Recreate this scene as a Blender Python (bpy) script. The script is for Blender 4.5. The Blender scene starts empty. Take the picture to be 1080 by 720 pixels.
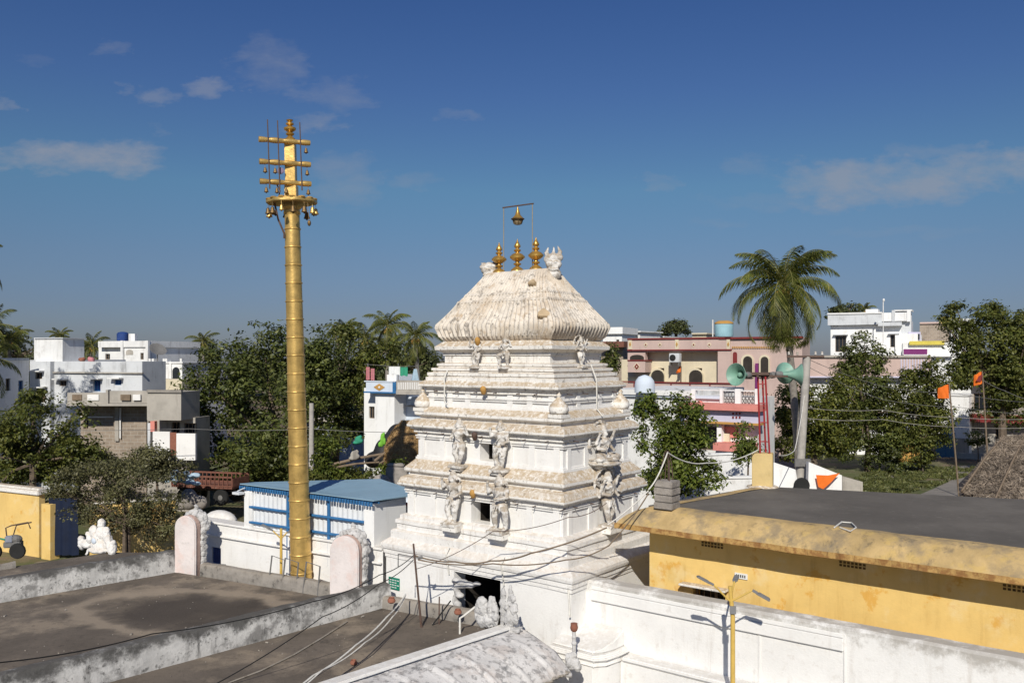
import bpy, bmesh, math, random
import numpy as np
from mathutils import Matrix, Vector, noise as mnoise
R = math.radians
random.seed(7); rng = np.random.default_rng(7)
sc = bpy.context.scene
col = sc.collection
# ------------------------------------------------------------------ camera, light, exposure
EYE = 9.5; F = 920.0; CX = 540.0; HY = 377.0
cam = bpy.data.cameras.new("camera"); co = bpy.data.objects.new("camera", cam); col.objects.link(co)
co.location = (0, 0, EYE); co.rotation_euler = (R(90), 0, 0)
cam.sensor_width = 36; cam.lens = 36 * F / 1080; cam.shift_y = (HY - 360) / 1080
cam.clip_start = .1; cam.clip_end = 6000
sc.camera = co
sc.render.resolution_x = 1024; sc.render.resolution_y = 682
SUN_EL = 36.0; SUN_AZ = -8.0                      # azimuth off straight behind the camera, towards the left
sdir = Vector((math.sin(R(SUN_AZ)) * math.cos(R(SUN_EL)), -math.cos(R(SUN_AZ)) * math.cos(R(SUN_EL)), math.sin(R(SUN_EL))))
sl = bpy.data.lights.new("sun", 'SUN'); so = bpy.data.objects.new("sun", sl); col.objects.link(so)
sl.energy = 4.6; sl.angle = R(.5); sl.color = (1, .945, .84)
so.rotation_euler = sdir.to_track_quat('Z', 'Y').to_euler()
sc.view_settings.view_transform = 'Standard'; sc.view_settings.look = 'None'
sc.view_settings.exposure = 0.0; sc.view_settings.gamma = 1
sc.cycles.max_bounces = 6; sc.cycles.transparent_max_bounces = 8

wd = bpy.data.worlds.new("World"); sc.world = wd; wd.use_nodes = True
nt = wd.node_tree; N = nt.nodes; Lk = nt.links
bg = N['Background']
sky = N.new('ShaderNodeTexSky'); sky.sky_type = 'NISHITA'; sky.sun_disc = False
sky.sun_elevation = R(SUN_EL); sky.sun_rotation = math.atan2(sdir.x, sdir.y)
sky.air_density = 1.0; sky.dust_density = .6; sky.ozone_density = 2.5; sky.altitude = 300
SKY_STR = .085
bg.inputs[1].default_value = SKY_STR
tc = N.new('ShaderNodeTexCoord')
def wmath(op, a, b=None, clamp=False):
    n = N.new('ShaderNodeMath'); n.operation = op; n.use_clamp = clamp
    for i, q in enumerate((a, b)):
        if q is None: continue
        if isinstance(q, (int, float)): n.inputs[i].default_value = q
        else: Lk.new(q, n.inputs[i])
    return n.outputs[0]
sep = N.new('ShaderNodeSeparateXYZ'); Lk.new(tc.outputs['Generated'], sep.inputs[0])
yy = wmath('MAXIMUM', sep.outputs[1], .05)
uu = wmath('DIVIDE', sep.outputs[0], yy); vv = wmath('DIVIDE', sep.outputs[2], yy)
cmb = N.new('ShaderNodeCombineXYZ'); Lk.new(uu, cmb.inputs[0]); Lk.new(wmath('MULTIPLY', vv, 2.2), cmb.inputs[1])
nz = N.new('ShaderNodeTexNoise'); nz.inputs['Scale'].default_value = 15; nz.inputs['Detail'].default_value = 7; nz.inputs['Roughness'].default_value = .62
Lk.new(cmb.outputs[0], nz.inputs['Vector'])
nf = wmath('MULTIPLY', wmath('SUBTRACT', nz.outputs[0], .5), 3.6)
# small clouds: (px, py, half width, half height, strength)
CL = [(80, 166, 104, 21, 1.0), (222, 94, 30, 13, .6), (165, 102, 30, 12, .5), (128, 97, 11, 9, .35), (285, 70, 45, 34, .42), (352, 102, 44, 22, .42), (332, 128, 40, 11, .6),
      (362, 190, 44, 34, .42), (440, 190, 30, 12, .28), (0, 112, 16, 12, .6), (117, 50, 20, 8, .3), (172, 138, 14, 9, .25), (480, 121, 26, 7, .25), (40, 64, 26, 8, .16),
      (925, 193, 130, 31, .95), (1050, 178, 100, 25, .95), (985, 160, 50, 10, .35), (690, 192, 24, 9, .3), (800, 176, 34, 12, .25), (820, 212, 90, 10, .2), (753, 235, 34, 8, .18), (960, 243, 90, 7, .16)]
wq = N.new('ShaderNodeTexNoise'); wq.inputs['Scale'].default_value = 26; wq.inputs['Detail'].default_value = 6; wq.inputs['Roughness'].default_value = .6; Lk.new(cmb.outputs[0], wq.inputs['Vector'])
ws = N.new('ShaderNodeSeparateColor'); Lk.new(wq.outputs[1], ws.inputs[0])
uu = wmath('ADD', uu, wmath('MULTIPLY', wmath('SUBTRACT', ws.outputs[0], .5), .10)); vv = wmath('ADD', vv, wmath('MULTIPLY', wmath('SUBTRACT', ws.outputs[1], .5), .035))
acc = None
for (px, py, a, b, s) in CL:
    du = wmath('MULTIPLY', wmath('SUBTRACT', uu, (px - CX) / F), F / a)
    dv = wmath('MULTIPLY', wmath('SUBTRACT', vv, (HY - py) / F), F / b)
    d2 = wmath('ADD', wmath('MULTIPLY', du, du), wmath('MULTIPLY', dv, dv))
    m = wmath('MULTIPLY', wmath('MULTIPLY', wmath('ADD', wmath('SUBTRACT', 1.0, d2), nf), .8, True), s)
    m = wmath('MULTIPLY', m, wmath('SUBTRACT', 1.6, wmath('MULTIPLY', d2, .8), True))
    acc = m if acc is None else wmath('MAXIMUM', acc, m)
acc = wmath('MULTIPLY', acc, .62, True)
# thin the horizon glow a little: the air in the photograph is dry and the far sky stays slate blue
grade = N.new('ShaderNodeGamma'); grade.inputs[1].default_value = 1.0
hs = N.new('ShaderNodeHueSaturation'); hs.inputs['Saturation'].default_value = 1.0; hs.inputs['Value'].default_value = 1.0
Lk.new(sky.outputs[0], grade.inputs[0]); Lk.new(grade.outputs[0], hs.inputs['Color'])
hl = wmath('SQRT', wmath('ADD', wmath('MULTIPLY', sep.outputs[0], sep.outputs[0]), wmath('MULTIPLY', sep.outputs[1], sep.outputs[1])))
elv = wmath('DIVIDE', sep.outputs[2], wmath('MAXIMUM', hl, .02), True)
clr = N.new('ShaderNodeValToRGB'); Lk.new(elv, clr.inputs[0]); el_ = clr.color_ramp.elements      # clear dry air: a deeper, bluer sky than the stock one
el_[0].position = 0.0; el_[0].color = (.335,.37,.54,1); el_[1].position = 1.0; el_[1].color = (.36,.50,.80,1)
for p_, c_ in ((.06,(.365,.41,.575)),(.11,(.41,.475,.605)),(.19,(.435,.60,.69)),(.30,(.385,.525,.755)),(.41,(.33,.485,.765))):
    e_ = el_.new(p_); e_.color = (*c_,1)
gm = N.new('ShaderNodeMix'); gm.data_type = 'RGBA'; gm.blend_type = 'MULTIPLY'; gm.inputs[0].default_value = 1
Lk.new(hs.outputs[0], gm.inputs[6]); Lk.new(clr.outputs[0], gm.inputs[7])
SKY_OUT = gm.outputs[2]
mx = N.new('ShaderNodeMix'); mx.data_type = 'RGBA'
Lk.new(acc, mx.inputs[0]); Lk.new(SKY_OUT, mx.inputs[6]); mx.inputs[7].default_value = (3.6, 3.75, 4.3, 1)
Lk.new(mx.outputs[2], bg.inputs[0])

# ------------------------------------------------------------------ helpers
def W(px, py, D): return Vector(((px - CX) / F * D, D, EYE + (HY - py) / F * D))
def G(px, py, z):
    D = (EYE - z) * F / (py - HY); return Vector(((px - CX) / F * D, D, z))
class Fr:                                            # a plan frame: origin, turn about z
    def __init__(s, o, ang):
        s.o = (o[0], o[1]); s.ang = ang; s.ex = (math.cos(ang), math.sin(ang)); s.ey = (-math.sin(ang), math.cos(ang))
    def w(s, x, y, z=0): return Vector((s.o[0] + s.ex[0]*x + s.ey[0]*y, s.o[1] + s.ex[1]*x + s.ey[1]*y, z))
    def loc(s, p):
        dx, dy = p[0]-s.o[0], p[1]-s.o[1]; return (dx*s.ex[0]+dy*s.ex[1], dx*s.ey[0]+dy*s.ey[1])
    def fx(s, px, py=None, y=0):                     # local x (and z) of a pixel on the plane y
        r = (px - CX)/F; x = (r*(s.o[1]+s.ey[1]*y) - s.o[0] - s.ey[0]*y)/(s.ex[0]-r*s.ex[1])
        if py is None: return x
        return x, EYE + (HY-py)/F*s.w(x, y).y
    def fy(s, px, py=None, x=0):
        r = (px - CX)/F; y = (r*(s.o[1]+s.ex[1]*x) - s.o[0] - s.ex[0]*x)/(s.ey[0]-r*s.ey[1])
        if py is None: return y
        return y, EYE + (HY-py)/F*s.w(x, y).y
def seg(p0, p1):
    d = Vector((p1[0]-p0[0], p1[1]-p0[1])); return Fr(p0, math.atan2(d.y, d.x)), d.length

class MB:
    def __init__(s): s.v = []; s.f = []
    def add(s, vs, fs):
        b = len(s.v); s.v += [tuple(q) for q in vs]; s.f += [tuple(b+i for i in q) for q in fs]; return s
    def box(s, x0, x1, y0, y1, z0, z1, M=None):
        vs = [Vector(q) for q in ((x0,y0,z0),(x1,y0,z0),(x1,y1,z0),(x0,y1,z0),(x0,y0,z1),(x1,y0,z1),(x1,y1,z1),(x0,y1,z1))]
        if M: vs = [M @ q for q in vs]
        return s.add(vs, ((0,3,2,1),(4,5,6,7),(0,1,5,4),(1,2,6,5),(2,3,7,6),(3,0,4,7)))
    def prism(s, poly, z0, z1):
        n = len(poly)
        zz0 = z0 if hasattr(z0, '__len__') else [z0]*n; zz1 = z1 if hasattr(z1, '__len__') else [z1]*n
        return s.add([(p[0],p[1],zz0[i]) for i,p in enumerate(poly)]+[(p[0],p[1],zz1[i]) for i,p in enumerate(poly)],
              [tuple(range(n-1,-1,-1)), tuple(range(n,2*n))]+[(i,(i+1)%n,n+(i+1)%n,n+i) for i in range(n)])
    def tube(s, path, r, n=8, caps=True):
        P = [Vector(p) for p in path]; m = len(P)
        rr = r if hasattr(r, '__len__') else [r]*m
        vs = []; u = None
        for i in range(m):
            t = (P[min(i+1,m-1)]-P[max(i-1,0)]).normalized()
            if u is None: u = t.orthogonal().normalized()
            u = (u - t*u.dot(t)).normalized(); w = t.cross(u)
            for k in range(n):
                a = 2*math.pi*k/n; vs.append(P[i]+(u*math.cos(a)+w*math.sin(a))*rr[i])
        fs = [(i*n+k, i*n+(k+1)%n, (i+1)*n+(k+1)%n, (i+1)*n+k) for i in range(m-1) for k in range(n)]
        if caps: fs += [tuple(range(n-1,-1,-1)), tuple((m-1)*n+k for k in range(n))]
        return s.add(vs, fs)
    def lathe(s, prof, n=16, c=(0,0,0), M=None):
        vs = []
        for (r, z) in prof:
            for k in range(n):
                a = 2*math.pi*k/n; q = Vector((c[0]+r*math.cos(a), c[1]+r*math.sin(a), c[2]+z)); vs.append(M @ q if M else q)
        m = len(prof)
        fs = [(i*n+k, i*n+(k+1)%n, (i+1)*n+(k+1)%n, (i+1)*n+k) for i in range(m-1) for k in range(n)]
        fs += [tuple(range(n-1,-1,-1)), tuple((m-1)*n+k for k in range(n))]
        return s.add(vs, fs)
    def ell(s, c, r, n=10, M=None):
        if not hasattr(r, '__len__'): r = (r,r,r)
        pr = [(max(1e-3, math.sin(math.pi*i/n)), -math.cos(math.pi*i/n)) for i in range(n+1)]
        Mx = Matrix.Translation(c) @ (M or Matrix()) @ Matrix.Diagonal((r[0],r[1],r[2],1))
        return s.lathe(pr, n+4, (0,0,0), Mx)
    def panel(s, o, ux, uz, nrm, Wd, H, holes, depth, back=True):   # a wall face with real recesses; holes (x0,x1,z0,z1)
        o, ux, uz, nrm = Vector(o), Vector(ux), Vector(uz), Vector(nrm)
        xs = sorted({0, Wd, *[max(0,min(Wd,q)) for h in holes for q in h[:2]]}); zs = sorted({0, H, *[max(0,min(H,q)) for h in holes for q in h[2:4]]})
        P = lambda x, z, d=0: o+ux*x+uz*z-nrm*d
        for i in range(len(xs)-1):
            for j in range(len(zs)-1):
                cx_, cz_ = (xs[i]+xs[i+1])/2, (zs[j]+zs[j+1])/2
                if any(h[0]<cx_<h[1] and h[2]<cz_<h[3] for h in holes): continue
                s.add([P(xs[i],zs[j]),P(xs[i+1],zs[j]),P(xs[i+1],zs[j+1]),P(xs[i],zs[j+1])], [(0,1,2,3)])
        for h in holes:
            a,b,c,d = h[:4]
            s.add([P(a,c),P(b,c),P(b,d),P(a,d),P(a,c,depth),P(b,c,depth),P(b,d,depth),P(a,d,depth)],
                  [(0,1,5,4),(1,2,6,5),(2,3,7,6),(3,0,4,7)]+([(4,5,6,7)] if back else []))
        return s
    def build(s, name, mat, parent=None, smooth=False, bevel=0, M=None, rough=0):
        me = bpy.data.meshes.new(name); me.from_pydata(s.v, [], s.f); me.update()
        if M: me.transform(M)
        if bevel or rough:
            bm = bmesh.new(); bm.from_mesh(me)
            if bevel:
                bmesh.ops.remove_doubles(bm, verts=bm.verts, dist=1e-5)
                bmesh.ops.bevel(bm, geom=[e for e in bm.edges if len(e.link_faces)==2 and e.calc_face_angle(0)>.5], offset=bevel, segments=2, affect='EDGES', clamp_overlap=True)
            if rough:
                for v in bm.verts: v.co += mnoise.noise_vector(v.co*1.3)*rough + mnoise.noise_vector(v.co*5)*rough*.4
            bm.to_mesh(me); bm.free()
        if smooth:
            me.polygons.foreach_set('use_smooth', [True]*len(me.polygons))
            if smooth != 'all': me.set_sharp_from_angle(angle=R(40))
        o = bpy.data.objects.new(name, me); col.objects.link(o)
        if mat: me.materials.append(mat)
        if parent: o.parent = parent
        return o
def tag(o, label=None, cat=None, group=None, kind=None):
    for k, q in (('label',label),('category',cat),('group',group),('kind',kind)):
        if q: o[k] = q
    return o
def thing(name, label, cat, loc=(0,0,0), rz=0, group=None):
    o = bpy.data.objects.new(name, None); o.empty_display_size = .3; col.objects.link(o)
    o.location = loc; o.rotation_euler = (0,0,rz); return tag(o, label, cat, group)
def copy_tree(o, parent=None):
    c = o.copy(); col.objects.link(c)
    if parent: c.parent = parent
    for ch in [q for q in bpy.data.objects if q.parent == o]: copy_tree(ch, c)
    return c
def remesh(mb, name, mat, parent, vox, smooth_it=2, M=None, jit=0):
    me = bpy.data.meshes.new('tmp'); me.from_pydata(mb.v, [], mb.f)
    o = bpy.data.objects.new('tmp', me); col.objects.link(o)
    m = o.modifiers.new('r', 'REMESH'); m.mode = 'VOXEL'; m.voxel_size = vox; m.use_smooth_shade = True
    m2 = o.modifiers.new('s', 'SMOOTH'); m2.iterations = smooth_it; m2.factor = .5
    dg = bpy.context.evaluated_depsgraph_get(); dg.update()
    me2 = bpy.data.meshes.new_from_object(o.evaluated_get(dg)); bpy.data.objects.remove(o)
    if M: me2.transform(M)
    if jit:
        for v in me2.vertices: v.co += mnoise.noise_vector(v.co*6)*jit + mnoise.noise_vector(v.co*17)*jit*.6
    me2.polygons.foreach_set('use_smooth', [True]*len(me2.polygons))
    me2.name = name; ob = bpy.data.objects.new(name, me2); col.objects.link(ob)
    if me2.materials: me2.materials.clear()
    me2.materials.append(mat)
    if parent: ob.parent = parent
    return ob

# ------------------------------------------------------------------ materials
def mat(name, base, rough=.85, var=.25, vs=1.5, streak=None, top=None, spots=None, bump=.15, bs=25, metal=0, spec=.3, layers=(), zst=None):
    """weathered surface. streak/top/spots = (colour, amount, scale): run-down stains, dirt lying on ledges, patches."""
    m = bpy.data.materials.new(name); m.use_nodes = True; t = m.node_tree; n = t.nodes; l = t.links
    b = n['Principled BSDF']; b.inputs['Roughness'].default_value = rough; b.inputs['Metallic'].default_value = metal; b.inputs['Specular IOR Level'].default_value = spec
    g = n.new('ShaderNodeNewGeometry')
    def noise(scale, detail=6, vec=None, ro=.6):
        q = n.new('ShaderNodeTexNoise'); q.inputs['Scale'].default_value = scale; q.inputs['Detail'].default_value = detail; q.inputs['Roughness'].default_value = ro
        l.new(vec or g.outputs['Position'], q.inputs['Vector']); return q.outputs[0]
    def ramp(x, a, c):
        q = n.new('ShaderNodeMapRange'); q.inputs[1].default_value = a; q.inputs[2].default_value = c; q.interpolation_type = 'SMOOTHSTEP'; l.new(x, q.inputs[0]); return q.outputs[0]
    def mul(x, y):
        q = n.new('ShaderNodeMath'); q.operation = 'MULTIPLY'
        for i, z in enumerate((x, y)):
            if isinstance(z, (int, float)): q.inputs[i].default_value = z
            else: l.new(z, q.inputs[i])
        return q.outputs[0]
    def mix(fac, c0, c1):
        q = n.new('ShaderNodeMix'); q.data_type = 'RGBA'; l.new(fac, q.inputs[0])
        for i, z in ((6, c0), (7, c1)):
            if hasattr(z, '__len__'): q.inputs[i].default_value = (*z, 1)
            else: l.new(z, q.inputs[i])
        return q.outputs[2]
    d = [c*(1-var) for c in base]
    c = mix(ramp(noise(vs), .35, .68), base, d)
    c = mix(mul(ramp(noise(vs*9, 4), .45, .75), var*.8), c, [q*.6 for q in base])
    if streak:
        mp = n.new('ShaderNodeMapping'); mp.inputs['Scale'].default_value = (1,1,.12); l.new(g.outputs['Position'], mp.inputs[0])
        c = mix(mul(mul(ramp(noise(streak[2], 8, mp.outputs[0], .7), .5, .7), ramp(noise(.7, 3), .38, .6)), streak[1]), c, streak[0])
    for (cc, am, s_, lo, hi) in layers:
        c = mix(mul(ramp(noise(s_, 8, None, .65), lo, hi), am), c, cc)
    if zst:                                          # black mould that has settled on the upper part of a parapet
        sz = n.new('ShaderNodeSeparateXYZ'); l.new(g.outputs['Position'], sz.inputs[0]); hgt = ramp(sz.outputs[2], zst[2], zst[3])
        ad = n.new('ShaderNodeMath'); ad.operation = 'ADD'; l.new(mul(hgt,.42), ad.inputs[0]); l.new(mul(noise(1.5, 9, None, .72),1.25), ad.inputs[1]); c = mix(mul(ramp(ad.outputs[0], .80, 1.10), zst[1]), c, zst[0])
    if spots:
        c = mix(mul(ramp(noise(spots[2], 8, None, .7), .56, .68), spots[1]), c, spots[0])
    if top:
        sp = n.new('ShaderNodeSeparateXYZ'); l.new(g.outputs['Normal'], sp.inputs[0])
        c = mix(mul(mul(ramp(sp.outputs[2], .12, .5), ramp(noise(top[2], 8, None, .75), .30, .58)), top[1]), c, top[0])
    l.new(c, b.inputs['Base Color'])
    if bump:
        bp = n.new('ShaderNodeBump'); bp.inputs['Strength'].default_value = bump; bp.inputs['Distance'].default_value = .05
        l.new(noise(bs, 8, None, .7), bp.inputs['Height']); l.new(bp.outputs[0], b.inputs['Normal'])
    m['c'] = 1
    return m
def leafmat(name, c0, c1, tr=.3, c2=None):
    m = bpy.data.materials.new(name); m.use_nodes = True; t = m.node_tree; n = t.nodes; l = t.links
    b = n['Principled BSDF']; b.inputs['Roughness'].default_value = .5; b.inputs['Specular IOR Level'].default_value = .35
    g = n.new('ShaderNodeNewGeometry'); cr = n.new('ShaderNodeValToRGB'); l.new(g.outputs['Random Per Island'], cr.inputs[0])
    cr.color_ramp.elements[0].color = (*c0,1); cr.color_ramp.elements[1].color = (*c1,1)
    if c2: e = cr.color_ramp.elements.new(.93); cr.color_ramp.elements[1].color = (*c1,1); cr.color_ramp.elements[2].color = (*c2,1)
    nz = n.new('ShaderNodeTexNoise'); nz.inputs['Scale'].default_value = .8; l.new(g.outputs['Position'], nz.inputs['Vector'])
    mr = n.new('ShaderNodeMapRange'); mr.inputs[1].default_value=.35; mr.inputs[2].default_value=.65; mr.inputs[3].default_value=.65; mr.inputs[4].default_value=1.25; l.new(nz.outputs[0], mr.inputs[0])
    mu = n.new('ShaderNodeMix'); mu.data_type='RGBA'; mu.blend_type='MULTIPLY'; mu.inputs[0].default_value=1; l.new(cr.outputs[0], mu.inputs[6]); l.new(mr.outputs[0], mu.inputs[7])
    l.new(mu.outputs[2], b.inputs['Base Color'])
    tl = n.new('ShaderNodeBsdfTranslucent'); l.new(mu.outputs[2], tl.inputs[0])
    ms = n.new('ShaderNodeMixShader'); ms.inputs[0].default_value = tr; l.new(b.outputs[0], ms.inputs[1]); l.new(tl.outputs[0], ms.inputs[2]); l.new(ms.outputs[0], n['Material Output'].inputs[0])
    return m
def gold_mat(name, base=(.74,.49,.16), rough=.38, dirt=.35):
    m = mat(name, base, rough, .3, 2.5, streak=((.25,.16,.06), dirt, 9), spots=((.20,.13,.05), dirt*.6, 5), bump=.2, bs=7, metal=.6)
    return m
def brickmat(name, c1, c2, mortar, sc_=1.0, rowh=.25, w=.5, blot=(.2,.17,.14), bl=.5):
    m = mat(name, c1, .9, .2, 1.2, spots=(blot, bl, 1.5), bump=.2); t = m.node_tree; n = t.nodes; l = t.links; b = n['Principled BSDF']
    src = b.inputs['Base Color'].links[0].from_socket
    tcn = n.new('ShaderNodeTexCoord'); mp = n.new('ShaderNodeMapping'); sp = n.new('ShaderNodeSeparateXYZ'); cb = n.new('ShaderNodeCombineXYZ'); ad = n.new('ShaderNodeMath')
    l.new(tcn.outputs['Object'], sp.inputs[0]); l.new(sp.outputs[0], ad.inputs[0]); l.new(sp.outputs[1], ad.inputs[1]); l.new(ad.outputs[0], cb.inputs[0]); l.new(sp.outputs[2], cb.inputs[1])
    br = n.new('ShaderNodeTexBrick'); br.inputs['Scale'].default_value = sc_; br.inputs['Row Height'].default_value = rowh; br.inputs['Brick Width'].default_value = w; br.inputs['Mortar Size'].default_value = .015
    br.inputs['Color1'].default_value=(1,1,1,1); br.inputs['Color2'].default_value=tuple(c2[i]/max(c1[i],.01) for i in range(3))+(1,); br.inputs['Mortar'].default_value=tuple(mortar[i]/max(c1[i],.01) for i in range(3))+(1,)
    l.new(cb.outputs[0], br.inputs['Vector'])
    mu = n.new('ShaderNodeMix'); mu.data_type='RGBA'; mu.blend_type='MULTIPLY'; mu.inputs[0].default_value=1; l.new(src, mu.inputs[6]); l.new(br.outputs[0], mu.inputs[7]); l.new(mu.outputs[2], b.inputs['Base Color'])
    return m

STAIN = (.30,.24,.17)
M = {}
M['lime'] = mat('limewash', (.82,.795,.75), .9, .10, 1.3, streak=((.28,.235,.19), .7, 4.5), top=((.40,.295,.175), .86, 8), spots=((.40,.35,.30), .45, 6), layers=(((.20,.175,.15), .75, 9, .56, .67),), bump=.35, bs=18)
M['limewall'] = mat('limewash_wall', (.80,.79,.77), .9, .07, .9, streak=((.45,.40,.35), .35, 4), spots=((.5,.45,.4), .3, 4), top=((.42,.36,.28), .35, 5), bump=.25, bs=16)
M['precinct'] = mat('precinct_limewash', (.80,.79,.77), .9, .07, .9, zst=((.30,.275,.24), .75, 2.9, 3.62), streak=((.45,.40,.35), .4, 4), spots=((.5,.45,.4), .3, 4), bump=.25, bs=16)
M['limeroof'] = mat('limewash_roof', (.70,.635,.55), .9, .2, 1.6, streak=((.20,.16,.12), .85, 7), spots=((.42,.30,.18), .7, 2.2), layers=(((.13,.115,.10), .75, 7, .52, .66),((.50,.40,.29),.5,1.2,.46,.6)), bump=.25, bs=14)
M['lime2'] = mat('limewash_steps', (.80,.785,.76), .9, .10, 1.3, streak=((.36,.31,.26), .45, 4.5), top=((.50,.42,.33), .5, 6), spots=((.45,.40,.36), .4, 6), layers=(((.25,.22,.19), .4, 11, .58, .68),), bump=.3, bs=18)
M['stucco'] = mat('stucco_figure', (.74,.72,.69), .9, .2, 4, spots=((.20,.165,.13), .9, 8), top=((.32,.25,.17), .75, 7), layers=(((.36,.31,.25),.7,4,.45,.6),), bump=.4, bs=40)
M['stuccoblk'] = mat('stucco_blackened', (.56,.55,.54), .9, .25, 3, spots=((.15,.14,.13), .7, 6), bump=.5, bs=35)
M['vault'] = mat('lime_canopy', (.66,.64,.62), .9, .18, 1.5, spots=((.17,.17,.17), .85, 2.6), layers=(((.50,.44,.40), .6, 1.6, .5, .62),((.22,.21,.205),.75,5.5,.5,.63)), bump=.35, bs=14)
M['parapet'] = mat('parapet_lime', (.62,.61,.59), .95, .25, 2, zst=((.06,.058,.055), .9, 2.15, 2.72), streak=((.07,.068,.065), .8, 3.6), layers=(((.12,.115,.11), .7, 1.7, .5, .64),((.06,.06,.058),.7,7,.55,.66)), top=((.09,.083,.075), .9, 2), bump=.4, bs=14)
M['roofdk'] = mat('roof_screed', (.145,.12,.097), .95, .3, .6, spots=((.055,.046,.038), .9, .55), layers=(((.27,.22,.165), .8, .33, .5, .62),((.055,.047,.04),.55,6,.53,.7)), bump=.35, bs=9)
M['curb'] = mat('mossy_curb', (.30,.275,.245), .95, .3, 3, spots=((.05,.048,.045), .9, 3), top=((.33,.28,.22), .5, 3), bump=.5, bs=12)
M['yellow'] = mat('yellow_wash', (.76,.53,.19), .9, .12, .7, streak=((.50,.31,.09), .55, 3), layers=(((.62,.30,.03), .6, 1.6, .57, .64),((.74,.60,.34),.5,1.1,.52,.66)), bump=.15, bs=14)
M['chajja'] = mat('yellow_eave_weathered', (.55,.39,.18), .95, .3, 1.2, streak=((.10,.085,.06), .85, 3), layers=(((.19,.16,.12), .65, 1.3, .46, .64),((.55,.38,.12),.5,2,.52,.66)), bump=.4, bs=12)
M['lip'] = mat('eave_lip_rusty', (.50,.31,.11), .95, .25, 2, streak=((.10,.045,.018), 1.0, 9), layers=(((.22,.10,.035),.8,5,.42,.6),), bump=.3)
M['tar'] = mat('roof_tar', (.128,.114,.098), .92, .2, .5, layers=(((.165,.148,.127), .7, .35, .45, .66),((.20,.18,.155),.5,5,.56,.72)), bump=.25, bs=20)
M['gold'] = gold_mat('gilded_brass')
M['goldpol'] = gold_mat('polished_brass', (.62,.37,.09), .3, .3)
M['brassdk'] = gold_mat('dark_brass', (.22,.14,.06), .5, .6)
M['iron'] = mat('rusty_iron', (.11,.07,.055), .75, .3, 6, spots=((.2,.09,.04),.6,12), bump=.2, spec=.4)
M['greyiron'] = mat('grey_iron', (.17,.165,.16), .7, .2, 6, bump=.1, spec=.4)
M['black'] = mat('black_rubber', (.02,.02,.02), .7, .2, 5, bump=.05)
M['dark'] = mat('painted_interior_shade', (.045,.038,.032), .95, .3, 2, bump=.1)  # near-black colour stands in for the shade inside openings
M['glass'] = mat('window_glass', (.02,.024,.03), .12, .2, 2, bump=0, spec=.5)
M['yelpaint'] = mat('yellow_post_paint', (.62,.42,.10), .5, .15, 5, spots=((.35,.2,.05),.4,12), bump=.05, spec=.5)
M['ledgrey'] = mat('lamp_head_grey', (.20,.20,.205), .5, .15, 6, bump=.03, spec=.5)
M['redpaint'] = mat('red_paint', (.33,.022,.025), .55, .2, 5, spots=((.16,.02,.02),.5,9), bump=.1, spec=.5)
M['horn'] = mat('green_horn', (.19,.36,.28), .5, .2, 4, spots=((.24,.26,.2),.5,7), bump=.05, spec=.5)
M['pink'] = mat('pink_lime', (.62,.44,.37), .9, .2, 2.5, spots=((.35,.24,.2),.5,4), bump=.3)
M['pinkwhite'] = mat('pinkish_white', (.70,.64,.62), .9, .12, 1.5, layers=(((.66,.50,.45),.6,1.6,.48,.64),((.45,.42,.4),.5,4,.57,.7)), bump=.3, bs=12)
M['blueroof'] = mat('blue_sheet', (.27,.41,.51), .45, .12, .6, spots=((.13,.2,.26),.4,2), bump=.03, spec=.4)
M['bluepaint'] = mat('blue_paint', (.035,.15,.34), .5, .2, 4, bump=.05, spec=.4)
M['sheet'] = mat('white_sheet', (.68,.70,.72), .5, .1, 2, streak=((.45,.43,.4),.4,4), bump=.03, spec=.4)
M['blueshut'] = mat('blue_shutter', (.025,.06,.21), .5, .2, 5, bump=.05)
M['white'] = mat('white_paint', (.74,.74,.73), .8, .1, .8, streak=((.30,.28,.26),.6,2.2), spots=((.45,.43,.4),.4,1.4), bump=.12)
M['white2'] = mat('bright_white_paint', (.82,.82,.81), .8, .06, .8, streak=((.38,.36,.33),.45,2.2), spots=((.55,.53,.5),.35,1.5), bump=.12)
M['greywall'] = mat('grey_painted_wall', (.60,.62,.64), .85, .12, .7, streak=((.2,.2,.2),.7,1.8), spots=((.3,.3,.3),.5,1.2), bump=.12)
M['concrete'] = mat('bare_concrete', (.42,.39,.345), .9, .2, 1, streak=((.14,.125,.11),.6,2), bump=.2)
M['brick'] = brickmat('block_wall', (.35,.285,.225), (.28,.225,.175), (.40,.36,.31), 1, .22, .45)
M['pinkwall'] = mat('dusty_pink_wall', (.54,.41,.365), .85, .1, .8, streak=((.25,.17,.16),.3,2), bump=.08)
M['maroon'] = mat('maroon_trim', (.20,.03,.03), .7, .15, 3, bump=.05)
M['cream'] = mat('cream_wall', (.66,.585,.43), .85, .1, .8, streak=((.4,.35,.27),.3,2), bump=.08)
M['lilac'] = mat('pale_lilac_wall', (.55,.53,.66), .85, .1, .8, streak=((.35,.33,.38),.3,2), bump=.08)
M['paleblue'] = mat('pale_blue_wall', (.60,.67,.76), .85, .1, .8, streak=((.4,.42,.45),.35,2), bump=.08)
M['coral'] = mat('coral_trim', (.66,.25,.21), .8, .12, 2, bump=.06)
M['ochre'] = mat('ochre_trim', (.50,.28,.08), .8, .12, 2, bump=.06)
M['purple'] = mat('purple_panel', (.19,.03,.15), .7, .1, 3, bump=.05)
M['lemon'] = mat('lemon_panel', (.66,.55,.10), .8, .12, 2, bump=.06)
M['orange'] = mat('orange_cloth', (.80,.17,.02), .8, .1, 4, bump=.1, bs=8)
M['tank'] = mat('blue_tank', (.30,.50,.58), .5, .1, 2, bump=.03)
M['bark'] = mat('bark', (.15,.115,.085), .95, .3, 4, bump=.6, bs=12)
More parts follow.
